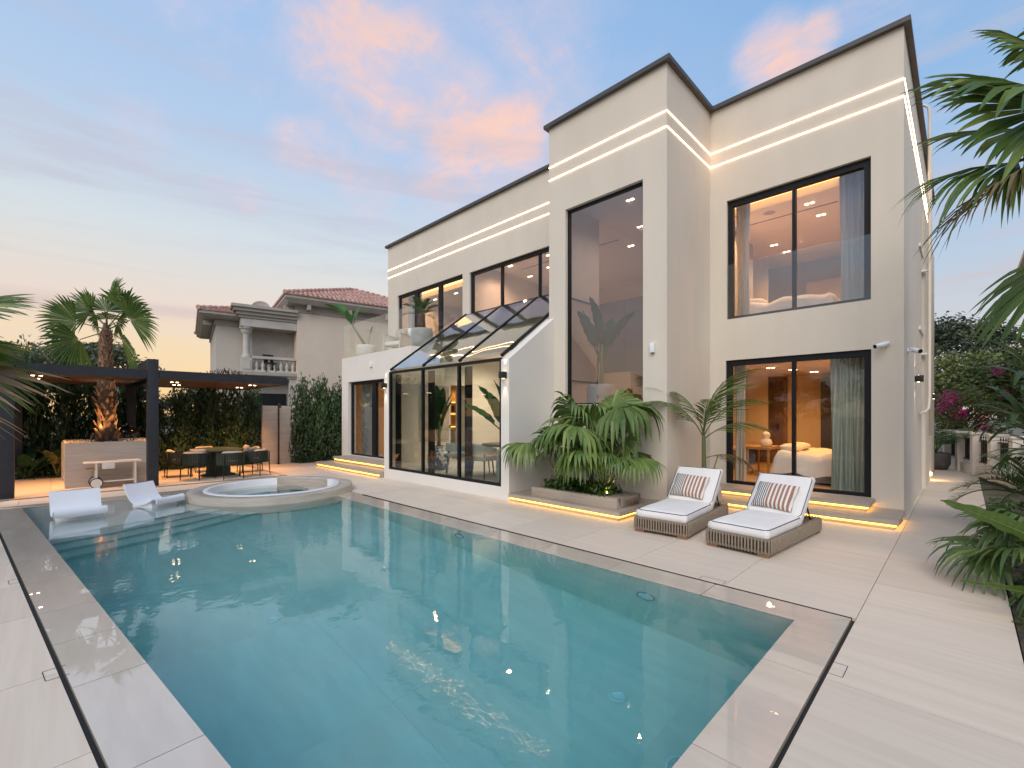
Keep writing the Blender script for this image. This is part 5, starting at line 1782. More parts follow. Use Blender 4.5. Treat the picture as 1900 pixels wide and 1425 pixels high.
# ------------------------------------------------------------------ bench planter
pb = thing('bench_planter', 'low stone planter box on the lit bench step by the tower', 'planter', (-4.95, 6.85, .1555))
x0, x1, y0, y1, z1 = -5.90, -4.02, 6.50, 7.28, .325
m = MB().box((x0, y0, .156), (x1, y0 + .11, z1)).box((x0, y1 - .06, .156), (x1, y1, z1)).box((x0, y0 + .11, .156), (x0 + .10, y1 - .06, z1)).box((x1 - .30, y0 + .11, .156), (x1, y1 - .06, z1))
wput('box', m, 'step_stone', pb, .003)
wput('soil', MB().box((x0 + .1, y0 + .11, .156), (x1 - .30, y1 - .06, .29)), 'soil', pb)
b = thing('spray_bottle', 'small clear bottle with dark cap left on the bench step', 'bottle', (-6.15, 7.20, .1555))
put('body', MB().lathe([(0, 0), (.032, 0), (.034, .02), (.034, .12), (.014, .15), (.014, .17)], 16), 'glass_clear', b)
put('cap', MB().lathe([(.016, .17), (.016, .205), (0, .205)], 12), 'black_matt', b)
put('sticker', MB().lathe([(.0345, .03), (.0345, .10)], 16), 'white_paint', b)

# ------------------------------------------------------------------ wall lamps, cameras, sensors
def wall_lamp(loc, rz, label, e=9):
    # local +x points out of the wall
    t = thing('wall_lamp', label, 'wall lamp', loc, rz, 'black cube wall lamps')
    put('plate', MB().box((0, -.045, -.05), (.015, .045, .05)), 'black_matt', t)
    put('body', MB().box((.02, -.06, -.065), (.13, .06, .065)).mesh('body', bevel=.004), 'black_matt', t)
    put('arm', MB().box((.012, -.02, -.02), (.03, .02, .02)), 'black_matt', t)
    c = Vector(loc) + Vector((math.cos(rz) * .055, math.sin(rz) * .055, 0))
    for s in (1, -1):
        put('lens', MB().box((.035, -.02, s * .0655), (.075, .02, s * .068)), 'lamp_warm', t)
        lamp('wall_lamp_beam', 'SPOT', c + Vector((0, 0, s * .075)), e, (1.0, .72, .45), None, .012, (R(180) if s > 0 else 0, 0, 0), 42, .5)
    return t
wall_lamp((-6.50, 6.386, 2.49), R(-90), 'black cube lamp on the right hand pier of the conservatory')
wall_lamp((-11.09, 6.386, 2.49), R(-90), 'black cube lamp on the left hand pier of the conservatory')
wall_lamp((-.69, 12.1, 2.42), 0, 'black cube lamp on the side wall of the villa facing the path', 12)
wall_lamp((-.625, 16.6, 2.2), 0, 'black cube lamp far along the side wall of the villa', 12)
def security_camera(loc, rz, label):
    t = thing('security_camera', label, 'camera', loc, rz, 'white bullet security cameras')
    put('base', MB().tube([(0, 0, 0), (.02, 0, 0)], .045, 18), 'white_plastic', t)
    put('arm', MB().tube([(.02, 0, 0), (.06, 0, -.015), (.08, 0, .0)], .014), 'white_plastic', t)
    b = MB().tube([(.03, .06, .03), (.17, -.10, -.03)], .038, 18)
    put('housing', b, 'white_plastic', t)
    put('lens', MB().tube([(.17, -.10, -.03), (.176, -.107, -.0326)], .034, 18), 'black_gloss', t)
    return t
security_camera((-.94, 9.758, 2.86), R(-90), 'white security camera on the front wall above the lower bedroom door corner')
security_camera((-.688, 10.35, 2.80), R(0), 'white security camera round the corner on the side wall of the villa')
security_camera((-15.602, 7.40, 2.93), R(200), 'small security camera at the left corner of the terrace block')
def box_sensor(loc, label):
    t = thing('motion_sensor', label, 'sensor', loc, 0, 'white box sensors on the villa walls')
    put('housing', MB().box((-.04, -.07, -.09), (.04, 0, .09)).mesh('housing', bevel=.012), 'white_plastic', t)
    put('clip', MB().box((-.012, -.05, -.105), (.012, -.02, -.09)), 'black_matt', t)
box_sensor((-4.05, 7.789, 2.93), 'white box sensor on the tower wall right of the tall window')
box_sensor((-13.47, 7.249, 3.32), 'white box sensor on the terrace block above the living room door')

# drain pipes on the side wall
dp = wput('drain_pipe', MB().tube([(-.64, 13.0, 1.75), (-.60, 13.3, 1.76), (-.565, 13.9, 1.84), (-.555, 14.1, 2.1), (-.555, 14.1, 8.55), (-.57, 14.1, 8.72), (-.64, 14.1, 8.80), (-.80, 14.1, 8.78)], .028, 12), 'render_wall', H)
for z in (3.1, 5.0, 7.0):
    wput('pipe_bracket', MB().box((-.69, 14.04, z - .02), (-.59, 14.16, z + .02)), 'white_paint', dp)
wput('drain_pipe', MB().tube([(-.575, 15.2, 1.2), (-.575, 15.2, 8.3), (-.62, 15.2, 8.45), (-.75, 15.2, 8.5)], .028, 12), 'render_wall', H)
for z in (5.35, 3.55):
    wput('cornice_band', MB().box((-.695, 13.2, z), (-.66, 14.199, z + .07)), 'white_paint', H)
lamp('path_light', 'SPOT', (-.54, 16.2, .30), 6, (1.0, .55, .2), None, .03, (R(10), 0, 0), 120, .7)
wthing('path_marker_light', MB().box((-.6245, 16.15, .12), (-.59, 16.25, .20)), 'lamp_soft', 'small glowing path light low on the side wall', 'path light')

# ------------------------------------------------------------------ terrace things
def pot(name, loc, r0, r1, h, m, label):
    t = thing(name, label, 'pot', loc)
    put('body', MB().lathe([(0, 0), (r0, 0), (r1, h * .35), (r1 * 1.01, h * .8), (r1 * .97, h), (r1 * .86, h), (r1 * .86, h - .06)], 32), m, t)
    put('soil', MB().lathe([(r1 * .865, h - .06), (0, h - .05)], 24), 'soil', t)
    return t
pot('plant_pot', (-14.75, 7.72, 3.69), .28, .33, .42, 'white_pot', 'white cylindrical pot at the left corner of the terrace')
pot('plant_pot', (-11.72, 7.95, 3.69), .30, .33, .62, 'concrete_pot', 'grey rounded pot on the terrace behind the glass corner')
pot('plant_pot', (-3.35, 8.32, 0), .20, .30, .42, 'concrete_pot', 'mottled grey bowl pot behind the left lounger')
ac = thing('armchair', 'pale wooden armchair with sling sides and a cushion on the terrace', 'armchair', (-13.05, 7.95, 3.69), R(-72))
W2 = .33
for sy in (-1, 1):
    put('front_leg', MB().bar((.34, sy * W2, 0), (.26, sy * W2, .60), .035, .035), 'cart_white', ac)
    put('back_leg', MB().bar((-.36, sy * W2, 0), (-.26, sy * W2, .58), .035, .035), 'cart_white', ac)
    put('armrest', MB().bar((.31, sy * W2, .61), (-.34, sy * W2, .56), .05, .025), 'cart_white', ac)
    put('side_sling', MB().box((-.25, sy * W2 - .005, .22), (.26, sy * W2 + .005, .58)), 'linen', ac)
put('seat', MB().box((-.28, -W2 + .02, .24), (.30, W2 - .02, .36)).mesh('seat', bevel=.03), 'linen', ac)
put('backrest', MB().box((-.06, -W2 + .03, 0), (.06, W2 - .03, .56)).mesh('backrest', bevel=.03), 'linen', ac, (-.27, 0, .34), (0, R(-18), 0))
o = put('scatter_cushion', pillow_mesh(.46, .40, .16), 'cushion_beige', None, (-13.12, 8.10, 4.34), (R(70), 0, R(18)))
tag(o, 'cream cushion leaning in the terrace armchair', 'cushion')

# ------------------------------------------------------------------ side garden wall with railing panels
gw = thing('garden_wall', 'pale boundary wall with square pillars and black spiked railing panels', 'wall', (.2, 18.5, 0))
A, B = Vector((-.33, 20.9, 0)), Vector((1.55, 13.2, 0))
dv = (B - A)
n_p = 7
u = dv.normalized()
nn = Vector((-u.y, u.x, 0))
Mx = Matrix(((u.x, nn.x, 0), (u.y, nn.y, 0), (0, 0, 1)))
for k in range(n_p):
    c = A + dv * k / (n_p - 1)
    p = wput('pillar', MB().obox((c.x, c.y, .58), (.22, .30, 1.16), Mx), 'fence_pillar', gw)
    wput('cap', MB().obox((c.x, c.y, 1.185), (.30, .38, .05), Mx), 'fence_pillar', p)
    if k < n_p - 1:
        d2 = A + dv * (k + 1) / (n_p - 1)
        md = (c + d2) / 2
        ln = (d2 - c).length - .22
        wput('plinth', MB().obox((md.x, md.y, .14), (ln - .002, .18, .28), Mx), 'fence_pillar', gw)
        rp = wput('railing_panel', MB().obox((md.x, md.y, .40), (ln - .002, .035, .03), Mx).obox((md.x, md.y, 1.0), (ln - .002, .035, .03), Mx).obox((md.x + nn.x * .03, md.y + nn.y * .03, .70), (ln - .06, .006, .62), Mx), 'black_matt', gw)
        for j in range(7):
            q = c + u * (.15 + ln * (j + .5) / 7)
            wput('spike', MB().tube([(q.x, q.y, .36), (q.x, q.y, 1.06), (q.x, q.y, 1.07), (q.x, q.y, 1.16)], [.009, .009, .02, .001], 6), 'black_matt', rp)
mt_ = thing('meter_box', 'small white meter box with hanging pipe at the end of the garden wall', 'box', (-.62, 20.6, 0))
put('case', MB().box((-.14, -.08, .92), (.14, .08, 1.16)), 'white_plastic', mt_)
put('pipe', MB().tube([(.06, 0, .92), (.05, -.02, .7), (.12, 0, .5), (.10, 0, 0)], .02), 'white_paint', mt_)
pot('plant_pot', (-.62, 19.6, 0), .26, .34, .52, 'dark_pot', 'dark brown planter pot at the far end of the side path')

# eave of the house on the right
rh = thing('house_on_the_right', 'corner of a neighbouring house with a stepped tan eave at the right edge', 'house', (3.2, 18.0, 0))
wput('wall', MB().box((2.3, 14.9, 0), (8, 24, 5.55)), 'neighbour_wall', rh)
m = MB()
for z, o_ in ((5.42, .35), (5.55, .62), (5.68, .95), (5.81, 1.20)):
    m.box((2.3 - o_, 14.9 - o_ * .3, z), (8, 24, z + .128))
wput('eave', m, 'neighbour_wall', rh)
wput('roof', MB().box((1.2, 14.6, 5.94), (8, 24, 6.06)), 'neighbour_wall', rh)

# ------------------------------------------------------------------ vegetation
def fan_leaf(seed, Rr=.9, pet=.8, n=36, spread=230, droop=.25, split=.5, sag=.15, wid=1.0, pet_bow=.08, ragged=.08, el=0.0, roll=0.0, nod=0.0):
    """a palmate blade at the end of a petiole lying along +x; el and roll tell how it will be turned, so that its tips hang straight down"""
    r = random.Random(seed)
    m = MB()
    hub = Vector((pet, 0, -pet * pet_bow * .3))
    G = (Matrix.Rotation(R(-el), 3, 'Y') @ Matrix.Rotation(R(roll), 3, 'X')).transposed() @ Vector((0, 0, -1))
    N = Matrix.Rotation(R(nod), 3, 'Y')
    sp = R(spread)
    for i in range(n):
        a = -sp / 2 + sp * (i + .5) / n + r.uniform(-.02, .02)
        L = Rr * (.72 + .28 * math.cos(a / 2)) * r.uniform(1 - ragged, 1 + ragged * .5)
        da = sp / n
        d = N @ Vector((math.cos(a), math.sin(a), -.10 * abs(math.sin(a))))
        s = N @ Vector((-math.sin(a), math.cos(a), 0))
        up = N @ Vector((0, 0, 1))
        dr = droop * r.uniform(.6, 1.5)
        tw = r.uniform(-.25, .25)
        vs = []
        st = (.03, split * .5, split, split + (1 - split) * .35, split + (1 - split) * .7, 1.0)
        hwf = (.02, split * .5, split, split * .74, split * .42, .02)
        for t, hf in zip(st, hwf):
            hw = hf * L * math.tan(da / 2) * wid
            q = max(0, t - split * .45) / (1 - split * .45)
            hang = dr * L * q * q * .75 + sag * abs(math.sin(a)) * t * t * L * .5
            c = hub + d * (t * L * (1 - .30 * dr * q * q)) + G * hang
            tt = tw * max(0, t - split)
            vs += [c - s * hw + up * (hw * .45 - hw * tt * 4), c, c + s * hw + up * (hw * .45 + hw * tt * 4)]
        fs = []
        for k in range(5):
            o = k * 3
            fs += [(o, o + 1, o + 4, o + 3), (o + 1, o + 2, o + 5, o + 4)]
        m.add(vs, fs)
    return m
def fan_petiole(pet=.8, r=.012, bow=.08):
    return MB().tube([(pet * t, 0, -pet * bow * .3 * t + pet * bow * math.sin(PI * t) * .5) for t in (0, .25, .5, .75, 1.0)], [r * 1.5, r * 1.2, r, r * .9, r * .8], 6)
def pinnate_leaf(seed, L=1.4, n=24, lf=.38, droop=.8, wid=.016, ang=52, vfold=.35, hang=.25):
    r = random.Random(seed)
    m = MB()
    pts = []
    N = 12
    e = 0.0
    p = Vector((0, 0, 0))
    for k in range(N + 1):
        pts.append(p.copy())
        e = -droop * (k / N) ** 1.5 * 1.3
        p = p + Vector((math.cos(e), 0, math.sin(e))) * (L / N)
    m.tube(pts, [.010 * (1 - .8 * k / N) + .002 for k in range(N + 1)], 5)
    for i in range(n):
        t = .18 + .82 * (i + .5) / n
        k = min(int(t * N), N - 1)
        f = t * N - k
        c = pts[k].lerp(pts[k + 1], f)
        d = (pts[k + 1] - pts[k]).normalized()
        u = Vector((-d.z, 0, d.x))
        for s in (-1, 1):
            l = lf * (math.sin(PI * (.12 + .85 * t)) ** .7) * r.uniform(.85, 1.12)
            a = R(ang * (1 - .35 * t)) + r.uniform(-.12, .12)
            dirv = (d * math.cos(a) + Vector((0, s, 0)) * math.sin(a) + u * (vfold * r.uniform(.5, 1.3))).normalized()
            sd = dirv.cross(u).normalized()
            w = wid * r.uniform(.85, 1.15)
            vs = []
            for q, ww in ((0, .35), (.35, 1.0), (.7, .8), (1.0, .05)):
                pp = c + dirv * (l * q) + Vector((0, 0, -hang * l * q * q))
                vs += [pp - sd * w * ww, pp + sd * w * ww]
            m.add(vs, [(0, 1, 3, 2), (2, 3, 5, 4), (4, 5, 7, 6)])
    return m
def blade_leaf(seed, L=.8, W=.22, pet=.4, droop=.5, fold=.35, tears=0, tip=.12, nseg=14):
    """broad leaf with a midrib (banana, bird of paradise)"""
    r = random.Random(seed)
    m = MB()
    pts = []
    p = Vector((0, 0, 0))
    tot = pet + L
    N = nseg + 4
    for k in range(N + 1):
        pts.append(p.copy())
        e = -droop * (k / N) ** 2
        p = p + Vector((math.cos(e), 0, math.sin(e))) * (tot / N)
    m.tube(pts, [.016 * (1 - .85 * k / N) + .002 for k in range(N + 1)], 6)
    def at(t):
        x = t * N
        k = min(int(x), N - 1)
        d = (pts[k + 1] - pts[k]).normalized()
        return pts[k].lerp(pts[k + 1], x - k), d
    t0 = pet / tot
    for s in (-1, 1):
        vs = []
        gaps = set(r.sample(range(3, nseg - 1), tears)) if tears else set()
        for k in range(nseg + 1):
            v = k / nseg
            c, d = at(t0 + (1 - t0) * v)
            w = W * (math.sin(PI * min(1, v ** .75)) ** .6 if 0 < v < 1 else .0) * (1 - .10 * v)
            u = Vector((-d.z, 0, d.x))
            for q in (0, .5, 1.0):
                ww = w * q * (1 + .04 * r.uniform(-1, 1) * q)
                vs.append(c + Vector((0, s * ww * math.cos(fold), 0)) + u * (ww * math.sin(fold) - .35 * q * q * w * .5 + .012 * math.sin(k * 1.9 + s) * q) + u * .003)
        fs = []
        for k in range(nseg):
            if k in gaps:
                fs.append((k * 3, k * 3 + 1, (k + 1) * 3 + 1, (k + 1) * 3))
                continue
            for q in range(2):
                a = k * 3 + q
                f = (a, a + 1, a + 4, a + 3)
                fs.append(f if s > 0 else f[::-1])
        m.add(vs, fs, True)
    return m
def strap_leaf(seed, L=.7, W=.035, droop=1.6):
    m = MB()
    p = Vector((0, 0, 0))
    vs = []
    N = 9
    for k in range(N + 1):
        v = k / N
        e = .2 - droop * v ** 1.2
        w = W * (math.sin(PI * (.10 + .88 * v)) ** .6)
        vs += [p + Vector((0, -w, w * .3)), p.copy(), p + Vector((0, w, w * .3))]
        p = p + Vector((math.cos(e), 0, math.sin(e))) * (L / N)
    fs = []
    for k in range(N):
        o = k * 3
        fs += [(o, o + 1, o + 4, o + 3), (o + 1, o + 2, o + 5, o + 4)]
    m.add(vs, fs, True)
    return m
def np_leaves(name, centers, normals, size, seed, aspect=.55, jitter=.7):
    """one mesh of many small folded leaves"""
    r = np.random.default_rng(seed)
    n = len(centers)
    d = normals + r.normal(0, jitter, (n, 3))
    d /= np.linalg.norm(d, axis=1, keepdims=True) + 1e-9
    ax = np.cross(d, r.normal(0, 1, (n, 3)))
    ax /= np.linalg.norm(ax, axis=1, keepdims=True) + 1e-9
    sd = np.cross(d, ax)
    sz = size * r.uniform(.6, 1.35, (n, 1))
    a = centers - ax * sz * .5
    b = centers + sd * sz * aspect * .5 + d * sz * .08
    c = centers + ax * sz * .5
    e = centers - sd * sz * aspect * .5 + d * sz * .08
    V = np.stack([a, b, c, e], 1).reshape(-1, 3)
    me = bpy.data.meshes.new(name)
    me.vertices.add(4 * n)
    me.vertices.foreach_set('co', V.astype(np.float32).ravel())
    me.loops.add(4 * n)
    me.loops.foreach_set('vertex_index', np.arange(4 * n, dtype=np.int32))
    me.polygons.add(n)
    me.polygons.foreach_set('loop_start', np.arange(0, 4 * n, 4, dtype=np.int32))
    me.update(calc_edges=True)
    return me
def column_foliage(seed, h, r, n, leaf, shape=.75):
    g = np.random.default_rng(seed)
    k = 46
    cz = g.uniform(.04, .97, k)
    ca = g.uniform(0, 2 * PI, k)
    cr = g.uniform(.35, .95, k) * (1 - .30 * cz ** 3)
    C = np.stack([np.cos(ca) * cr * r, np.sin(ca) * cr * r, cz * h], 1)
    idx = g.integers(0, k, n)
    off = g.normal(0, 1, (n, 3))
    off /= np.linalg.norm(off, axis=1, keepdims=True)
    rad = g.uniform(.25, 1.0, (n, 1)) ** .6 * g.uniform(.16, .30, (k,))[idx][:, None] * (r / .45)
    P = C[idx] + off * rad * np.array([1, 1, 1.35])
    P[:, 2] = np.abs(P[:, 2])
    N = P * np.array([1, 1, 0]) / r + np.array([0, 0, .5])
    return np_leaves('foliage', P, N, leaf, seed + 1)
def crown_foliage(seed, rx, rz, n, leaf, clumps=60, lo=-.5, clump_r=.30):
    g = np.random.default_rng(seed)
    d = g.normal(0, 1, (clumps, 3))
    d /= np.linalg.norm(d, axis=1, keepdims=True)
    d[:, 2] = np.where(d[:, 2] < lo, -d[:, 2], d[:, 2])
    rr = g.uniform(.45, 1.0, (clumps, 1)) ** .5
    C = d * rr * np.array([rx, rx, rz])
    idx = g.integers(0, clumps, n)
    off = g.normal(0, 1, (n, 3))
    off /= np.linalg.norm(off, axis=1, keepdims=True)
    cr = g.uniform(.6, 1.3, (clumps,)) * clump_r
    P = C[idx] + off * (g.uniform(0, 1, (n, 1)) ** .5) * cr[idx][:, None] * np.array([rx, rx, rz * .8])
    N = off + np.array([0, 0, .7])
    return np_leaves('foliage', P, N, leaf, seed + 1)

CAMR = 44.66
# ---- hedge shrubs
HM = [column_foliage(s, 1.0, .45, 5600, .074) for s in (11, 12, 13)]
for me in HM:
    me.materials.append(MATS['leaf_hedge'])
HM2 = [column_foliage(s, 1.0, .45, 5600, .074) for s in (21, 22)]
for me in HM2:
    me.materials.append(MATS['leaf_hedge_light'])
TR = MB().tube([(0, 0, 0), (.01, 0, .3), (0, .01, .8)], [.035, .03, .012], 7).mesh('trunk')
TR.materials.append(MATS['trunk'])
shr = [(-16.95, 6.42, 2.50, 0, 'dense green hedge shrub just right of the shower wall'), (-16.80, 7.02, 2.60, 1, 'dense green hedge shrub in the middle between shower wall and villa'),
       (-16.62, 7.58, 2.38, 0, 'dense green hedge shrub touching the left corner of the villa'),
       (-17.75, 5.0, 2.28, 1, 'leafy hedge shrub against the left side of the shower wall'), (-17.7, 4.35, 2.20, 1, 'leafy hedge shrub behind the right end of the outdoor table'),
       (-17.8, 3.66, 2.30, 0, 'tall leafy hedge shrub behind the middle of the outdoor table'), (-17.7, 2.98, 2.12, 0, 'leafy hedge shrub behind the left end of the outdoor table'),
       (-17.9, 2.30, 1.95, 0, 'leafy hedge shrub just right of the black pergola post'), (-18.3, 1.72, 2.7, 0, 'dark hedge shrub behind the kettle grill'),
       (-18.4, 1.02, 2.85, 0, 'dark hedge shrub directly behind the palm trunk'), (-18.3, .32, 2.9, 0, 'dark hedge shrub behind the left edge of the planter'),
       (-18.3, -.38, 2.95, 0, 'dark hedge shrub in the left bay of the pergola'), (-18.4, -1.08, 2.8, 0, 'dark hedge shrub behind the leftmost pergola post'), (-18.4, -1.8, 2.8, 0, 'dark hedge shrub beyond the leftmost pergola post')]
rs = random.Random(4)
for i, (x, y, h, lt, lb) in enumerate(shr):
    t = thing('hedge_shrub', lb, 'shrub', (x, y, 0), rs.uniform(0, 6), 'clipped shrubs of the boundary hedge')
    me = (HM2[i % 2] if lt else HM[i % 3])
    put('foliage', me, None, t, (0, 0, .02), (0, 0, 0), (.88, .88, h))
    put('trunk', TR, None, t, scale=(1, 1, h * .8))
# low leafy plants under the hedge in the left bay
def clump(name, label, cat, loc, leaves, mt, group=None, trunk=None):
    t = thing(name, label, cat, loc, 0, group)
    for me, az, el, roll, sc, z in leaves:
        o = put('leaf', me, mt, t, (0, 0, z), (R(roll), R(-el), R(az)), sc)
    return t
BL = [blade_leaf(s, .55, .15, .35, .9, .3) for s in (1, 2, 3)]
BLm = [b.mesh('leaf') for b in BL]
for k, (x, y, lb) in enumerate(((-17.55, .15, 'broad leaved plant with yellowing leaves left of the planter'), (-17.6, -.45, 'broad leaved dark plant at the left of the pergola floor'))):
    mt = ('leaf_yellow', 'leaf_banana_dark')[k]
    t = thing('broad_leaf_plant', lb, 'plant', (x, y, 0), 0, 'leafy plants under the hedge')
    for q in range(9):
        o = bpy.data.objects.new('leaf', BLm[q % 3].copy())
        o.data.materials.clear()
        o.data.materials.append(MATS[mt if q % 3 else 'leaf_banana_dark'])
        o.location = (0, 0, .02)
        o.rotation_euler = (rs.uniform(-.3, .3), R(-rs.uniform(45, 80)), R(q * 40 + rs.uniform(-12, 12)))
        link(o, t)
g_ = np.random.default_rng(77)
P_ = np.stack([g_.uniform(-17.5, -16.5, 1500), g_.uniform(6.15, 7.2, 1500), g_.uniform(.0, .22, 1500)], 1)
P2_ = np.stack([g_.uniform(-18.2, -17.3, 2600), g_.uniform(-2, 5.0, 2600), g_.uniform(.0, .35, 2600)], 1)
o = put('undergrowth', np_leaves('undergrowth', np.concatenate([P_, P2_]), np.tile([0, 0, 1.0], (4100, 1)), .10, 5, .3), 'leaf_hedge')
tag(o, 'low strappy undergrowth along the foot of the hedge', None, None, 'stuff')

# ---- generic palm builder
def palm(name, label, loc, fronds, mt, variants, pets, trunk=None, group=None, stem_m='stem_green', cat='palm'):
    """fronds: (azimuth, elevation, roll, scale, height, material or None); variants are meshes, or a function building a frond for its own tilt"""
    t = thing(name, label, cat, loc, 0, group)
    for i, (az, el, roll, sc, z, m2) in enumerate(fronds):
        if callable(variants):
            me = variants(i, el, roll).mesh('frond')
            me.materials.append(MATS[m2 or mt])
        else:
            key = (id(variants[i % len(variants)]), m2 or mt)
            if key not in LEAFC:
                c = variants[i % len(variants)].mesh('frond')
                c.materials.append(MATS[m2 or mt])
                LEAFC[key] = c
            me = LEAFC[key]
        f = put('frond', me, None, t, (0, 0, z), (R(roll), R(-el), R(az)), sc)
        if pets is not None:
            pk = pets[i % len(pets)]
            kp = (id(pk), 'p', stem_m)
            if kp not in LEAFC:
                c = pk.mesh('petiole')
                c.materials.append(MATS[stem_m])
                LEAFC[kp] = c
            put('petiole', LEAFC[kp], None, f)
    return t
LEAFC = {}
# ---- the tall fan palm in the planter
def WA(i, el, roll):
    return fan_leaf(100 + i, .84, .62, 27, 172, .20, .60, .05, 1.1, el=el, roll=roll, nod=6)
WAp = [fan_petiole(.62, .014) for _ in range(3)]
cl, cr_ = 224.7, 44.7
fr = [(100, 86, 0, 1.05, .10, None), (cl - 5, 44, 75, .95, .05, None), (cl + 10, 14, 72, 1.1, 0, None), (cl + 24, -24, 62, .95, -.05, None),
      (cr_ + 4, 50, -75, .95, .05, None), (cr_ - 4, 20, -70, 1.08, 0, None), (cr_ - 18, -22, -60, .98, -.05, None),
      (-8, 30, 10, .62, .02, None), (180, 66, 0, .8, .05, None), (150, 34, -60, .8, 0, None), (205, 40, 60, .75, 0, None)]
tp = palm('fan_palm', 'tall fan palm with shaggy trunk rising through the pergola roof', (PALM[0], PALM[1], 1.0), [(a, e, r_, s, z + 2.88, m) for a, e, r_, s, z, m in fr], 'leaf_fan', WA, WAp)
tr = MB().tube([(0, 0, 0), (.0, .0, .4), (0, -.01, 1.2), (-.01, -.02, 2.0), (-.01, -.03, 2.5), (0, -.03, 2.75), (0, -.03, 3.05)], [.22, .185, .175, .145, .12, .10, .03], 18)
put('trunk', tr, 'trunk', tp)
bt_ = MB()
bt_.add([(-.055, 0, 0), (.055, 0, 0), (.04, .05, .12), (-.04, .05, .12), (0, .03, -.03), (.018, .085, .20), (-.018, .085, .20), (-.055, -.02, 0), (.055, -.02, 0), (.04, .028, .12), (-.04, .028, .12), (.018, .062, .20), (-.018, .062, .20)],
         [(0, 1, 2, 3), (3, 2, 5, 6), (8, 7, 10, 9), (9, 10, 12, 11), (0, 3, 10, 7), (1, 8, 9, 2), (3, 6, 12, 10), (2, 9, 11, 5), (6, 5, 11, 12), (0, 7, 8, 1)])
bm_ = bt_.mesh('leaf_base')
bm_.materials.append(MATS['boot'])
r2_ = random.Random(9)
nb_ = 0
z = .04
while z < 2.78:
    rad = .195 - .035 * min(1, z / .5) - .045 * max(0, (z - .5) / 2.3)
    cnt = 9 if z < 1.9 else 11
    sc = (.95 if z < 1.3 else .78 if z < 1.9 else .55)
    for k in range(cnt):
        a = 2 * PI * (k + .5 * (nb_ % 2)) / cnt + r2_.uniform(-.15, .15)
        put('leaf_base', bm_, None, tp, (math.cos(a) * rad, math.sin(a) * rad - .02 * min(1, z / 2), z + r2_.uniform(-.03, .03)), (r2_.uniform(-.15, .3) if z < 1.6 else r2_.uniform(.1, .3), r2_.uniform(-.25, .25), a - PI / 2), sc * r2_.uniform(.8, 1.25))
    nb_ += 1
    z += .155 if z < 1.9 else .105

# ---- left foreground palm, its crown mostly outside the frame

WBp = [fan_petiole(.95, .016) for _ in range(2)]

frl = [(cr_ + 2, 30, 48, .96, .05, None), (cr_ - 4, 8, 44, 1.12, .02, None), (cr_ + 6, 3, -40, 1.06, -.04, None), (cr_ + 2, -9, 30, 1.08, -.02, 'leaf_dry'), (cr_ - 4, -17, -30, 1.10, .0, 'leaf_dry'),
       (cr_ + 70, 30, 0, 1, 0, None), (cr_ - 70, 25, 0, 1, 0, None), (cr_ + 120, 35, 0, 1, 0, None), (cr_ - 120, 35, 0, 1, 0, None), (cr_ + 180, 20, 0, 1, 0, None), (cr_ + 30, 66, 0, 1, .1, None), (cr_ - 40, 68, 0, 1, .1, None),
       (cr_ + 16, 3, 24, .92, -.05, 'leaf_yellow')]
lp = thing('fan_palm', 'fan palm at the left edge with green fronds above hanging dry brown ones', 'palm', (-8.2, -1.72, 0))
for i, (az, el, roll, sc, z, m2) in enumerate(frl):
    src = fan_leaf(40 + i, 1.2, .95, 12, 46, .16, .5, .08, 1.5, ragged=.3, el=el, roll=roll) if m2 == 'leaf_dry' else fan_leaf(50 + i, 1.05, .95, 24, 150, .16, .60, .05, 1.1, el=el, roll=roll)
    f = put('frond', src.mesh('frond'), m2 or 'leaf_fan', lp, (0, 0, 2.42 + z), (R(roll), R(-el), R(az)), sc)
    put('petiole', WBp[i % 2].mesh('petiole'), 'leaf_dry' if m2 == 'leaf_dry' else 'stem_green', f)
put('trunk', MB().tube([(0, 0, -.02), (.02, 0, .8), (0, .02, 1.6), (0, 0, 2.5)], [.24, .20, .17, .12], 14), 'trunk', lp)

# ---- right foreground palm
WEp = [fan_petiole(1.0, .018) for _ in range(2)]
WFp = [fan_petiole(1.36, .018) for _ in range(2)]
rp_ = thing('fan_palm', 'fan palm at the right edge with one green frond over a half dry drooping frond', 'palm', (1.30, 7.25, 0))
frr = [(cl - 2, 14, -38, 1.05, .10, None, 0), (cl + 4, 2, -62, 1.0, .05, None, 0), (cl + 1, -11, -30, 1.0, -.08, None, 1), (cl + 4, -17, 12, 1.0, -.06, 'leaf_half_dry', 1), (cl - 6, -52, -8, .95, -.3, None, 0),
       (cl + 70, 20, 0, 1, 0, None, 0), (cl - 80, 30, 0, 1, 0, None, 0), (cl + 140, 40, 0, 1, .1, None, 0), (cl - 150, 30, 0, 1, .1, None, 0), (cl + 180, 10, 0, 1, 0, None, 0), (cl + 20, 70, 0, .9, .15, None, 0), (cl - 40, 52, -20, .9, .15, None, 0)]
for i, (az, el, roll, sc, z, m2, dry) in enumerate(frr):
    src = fan_leaf(60 + i, 1.0, 1.36, 30, 90, .42, .60, .15, 1.5, ragged=.22, el=el, roll=roll) if dry else fan_leaf(70 + i, 1.20, 1.0, 28, 165, .22, .66, .06, 1.15, el=el, roll=roll)
    f = put('frond', src.mesh('frond'), m2 or 'leaf_fan', rp_, (0, 0, 4.42 + z), (R(roll), R(-el), R(az)), sc)
    put('petiole', (WFp if dry else WEp)[i % 2].mesh('petiole'), 'leaf_dry' if dry else 'stem_green', f)
put('trunk', MB().tube([(0, 0, -.05), (.05, 0, 1.6), (.02, .02, 3.2), (0, 0, 4.5)], [.26, .20, .17, .12], 14), 'trunk', rp_)

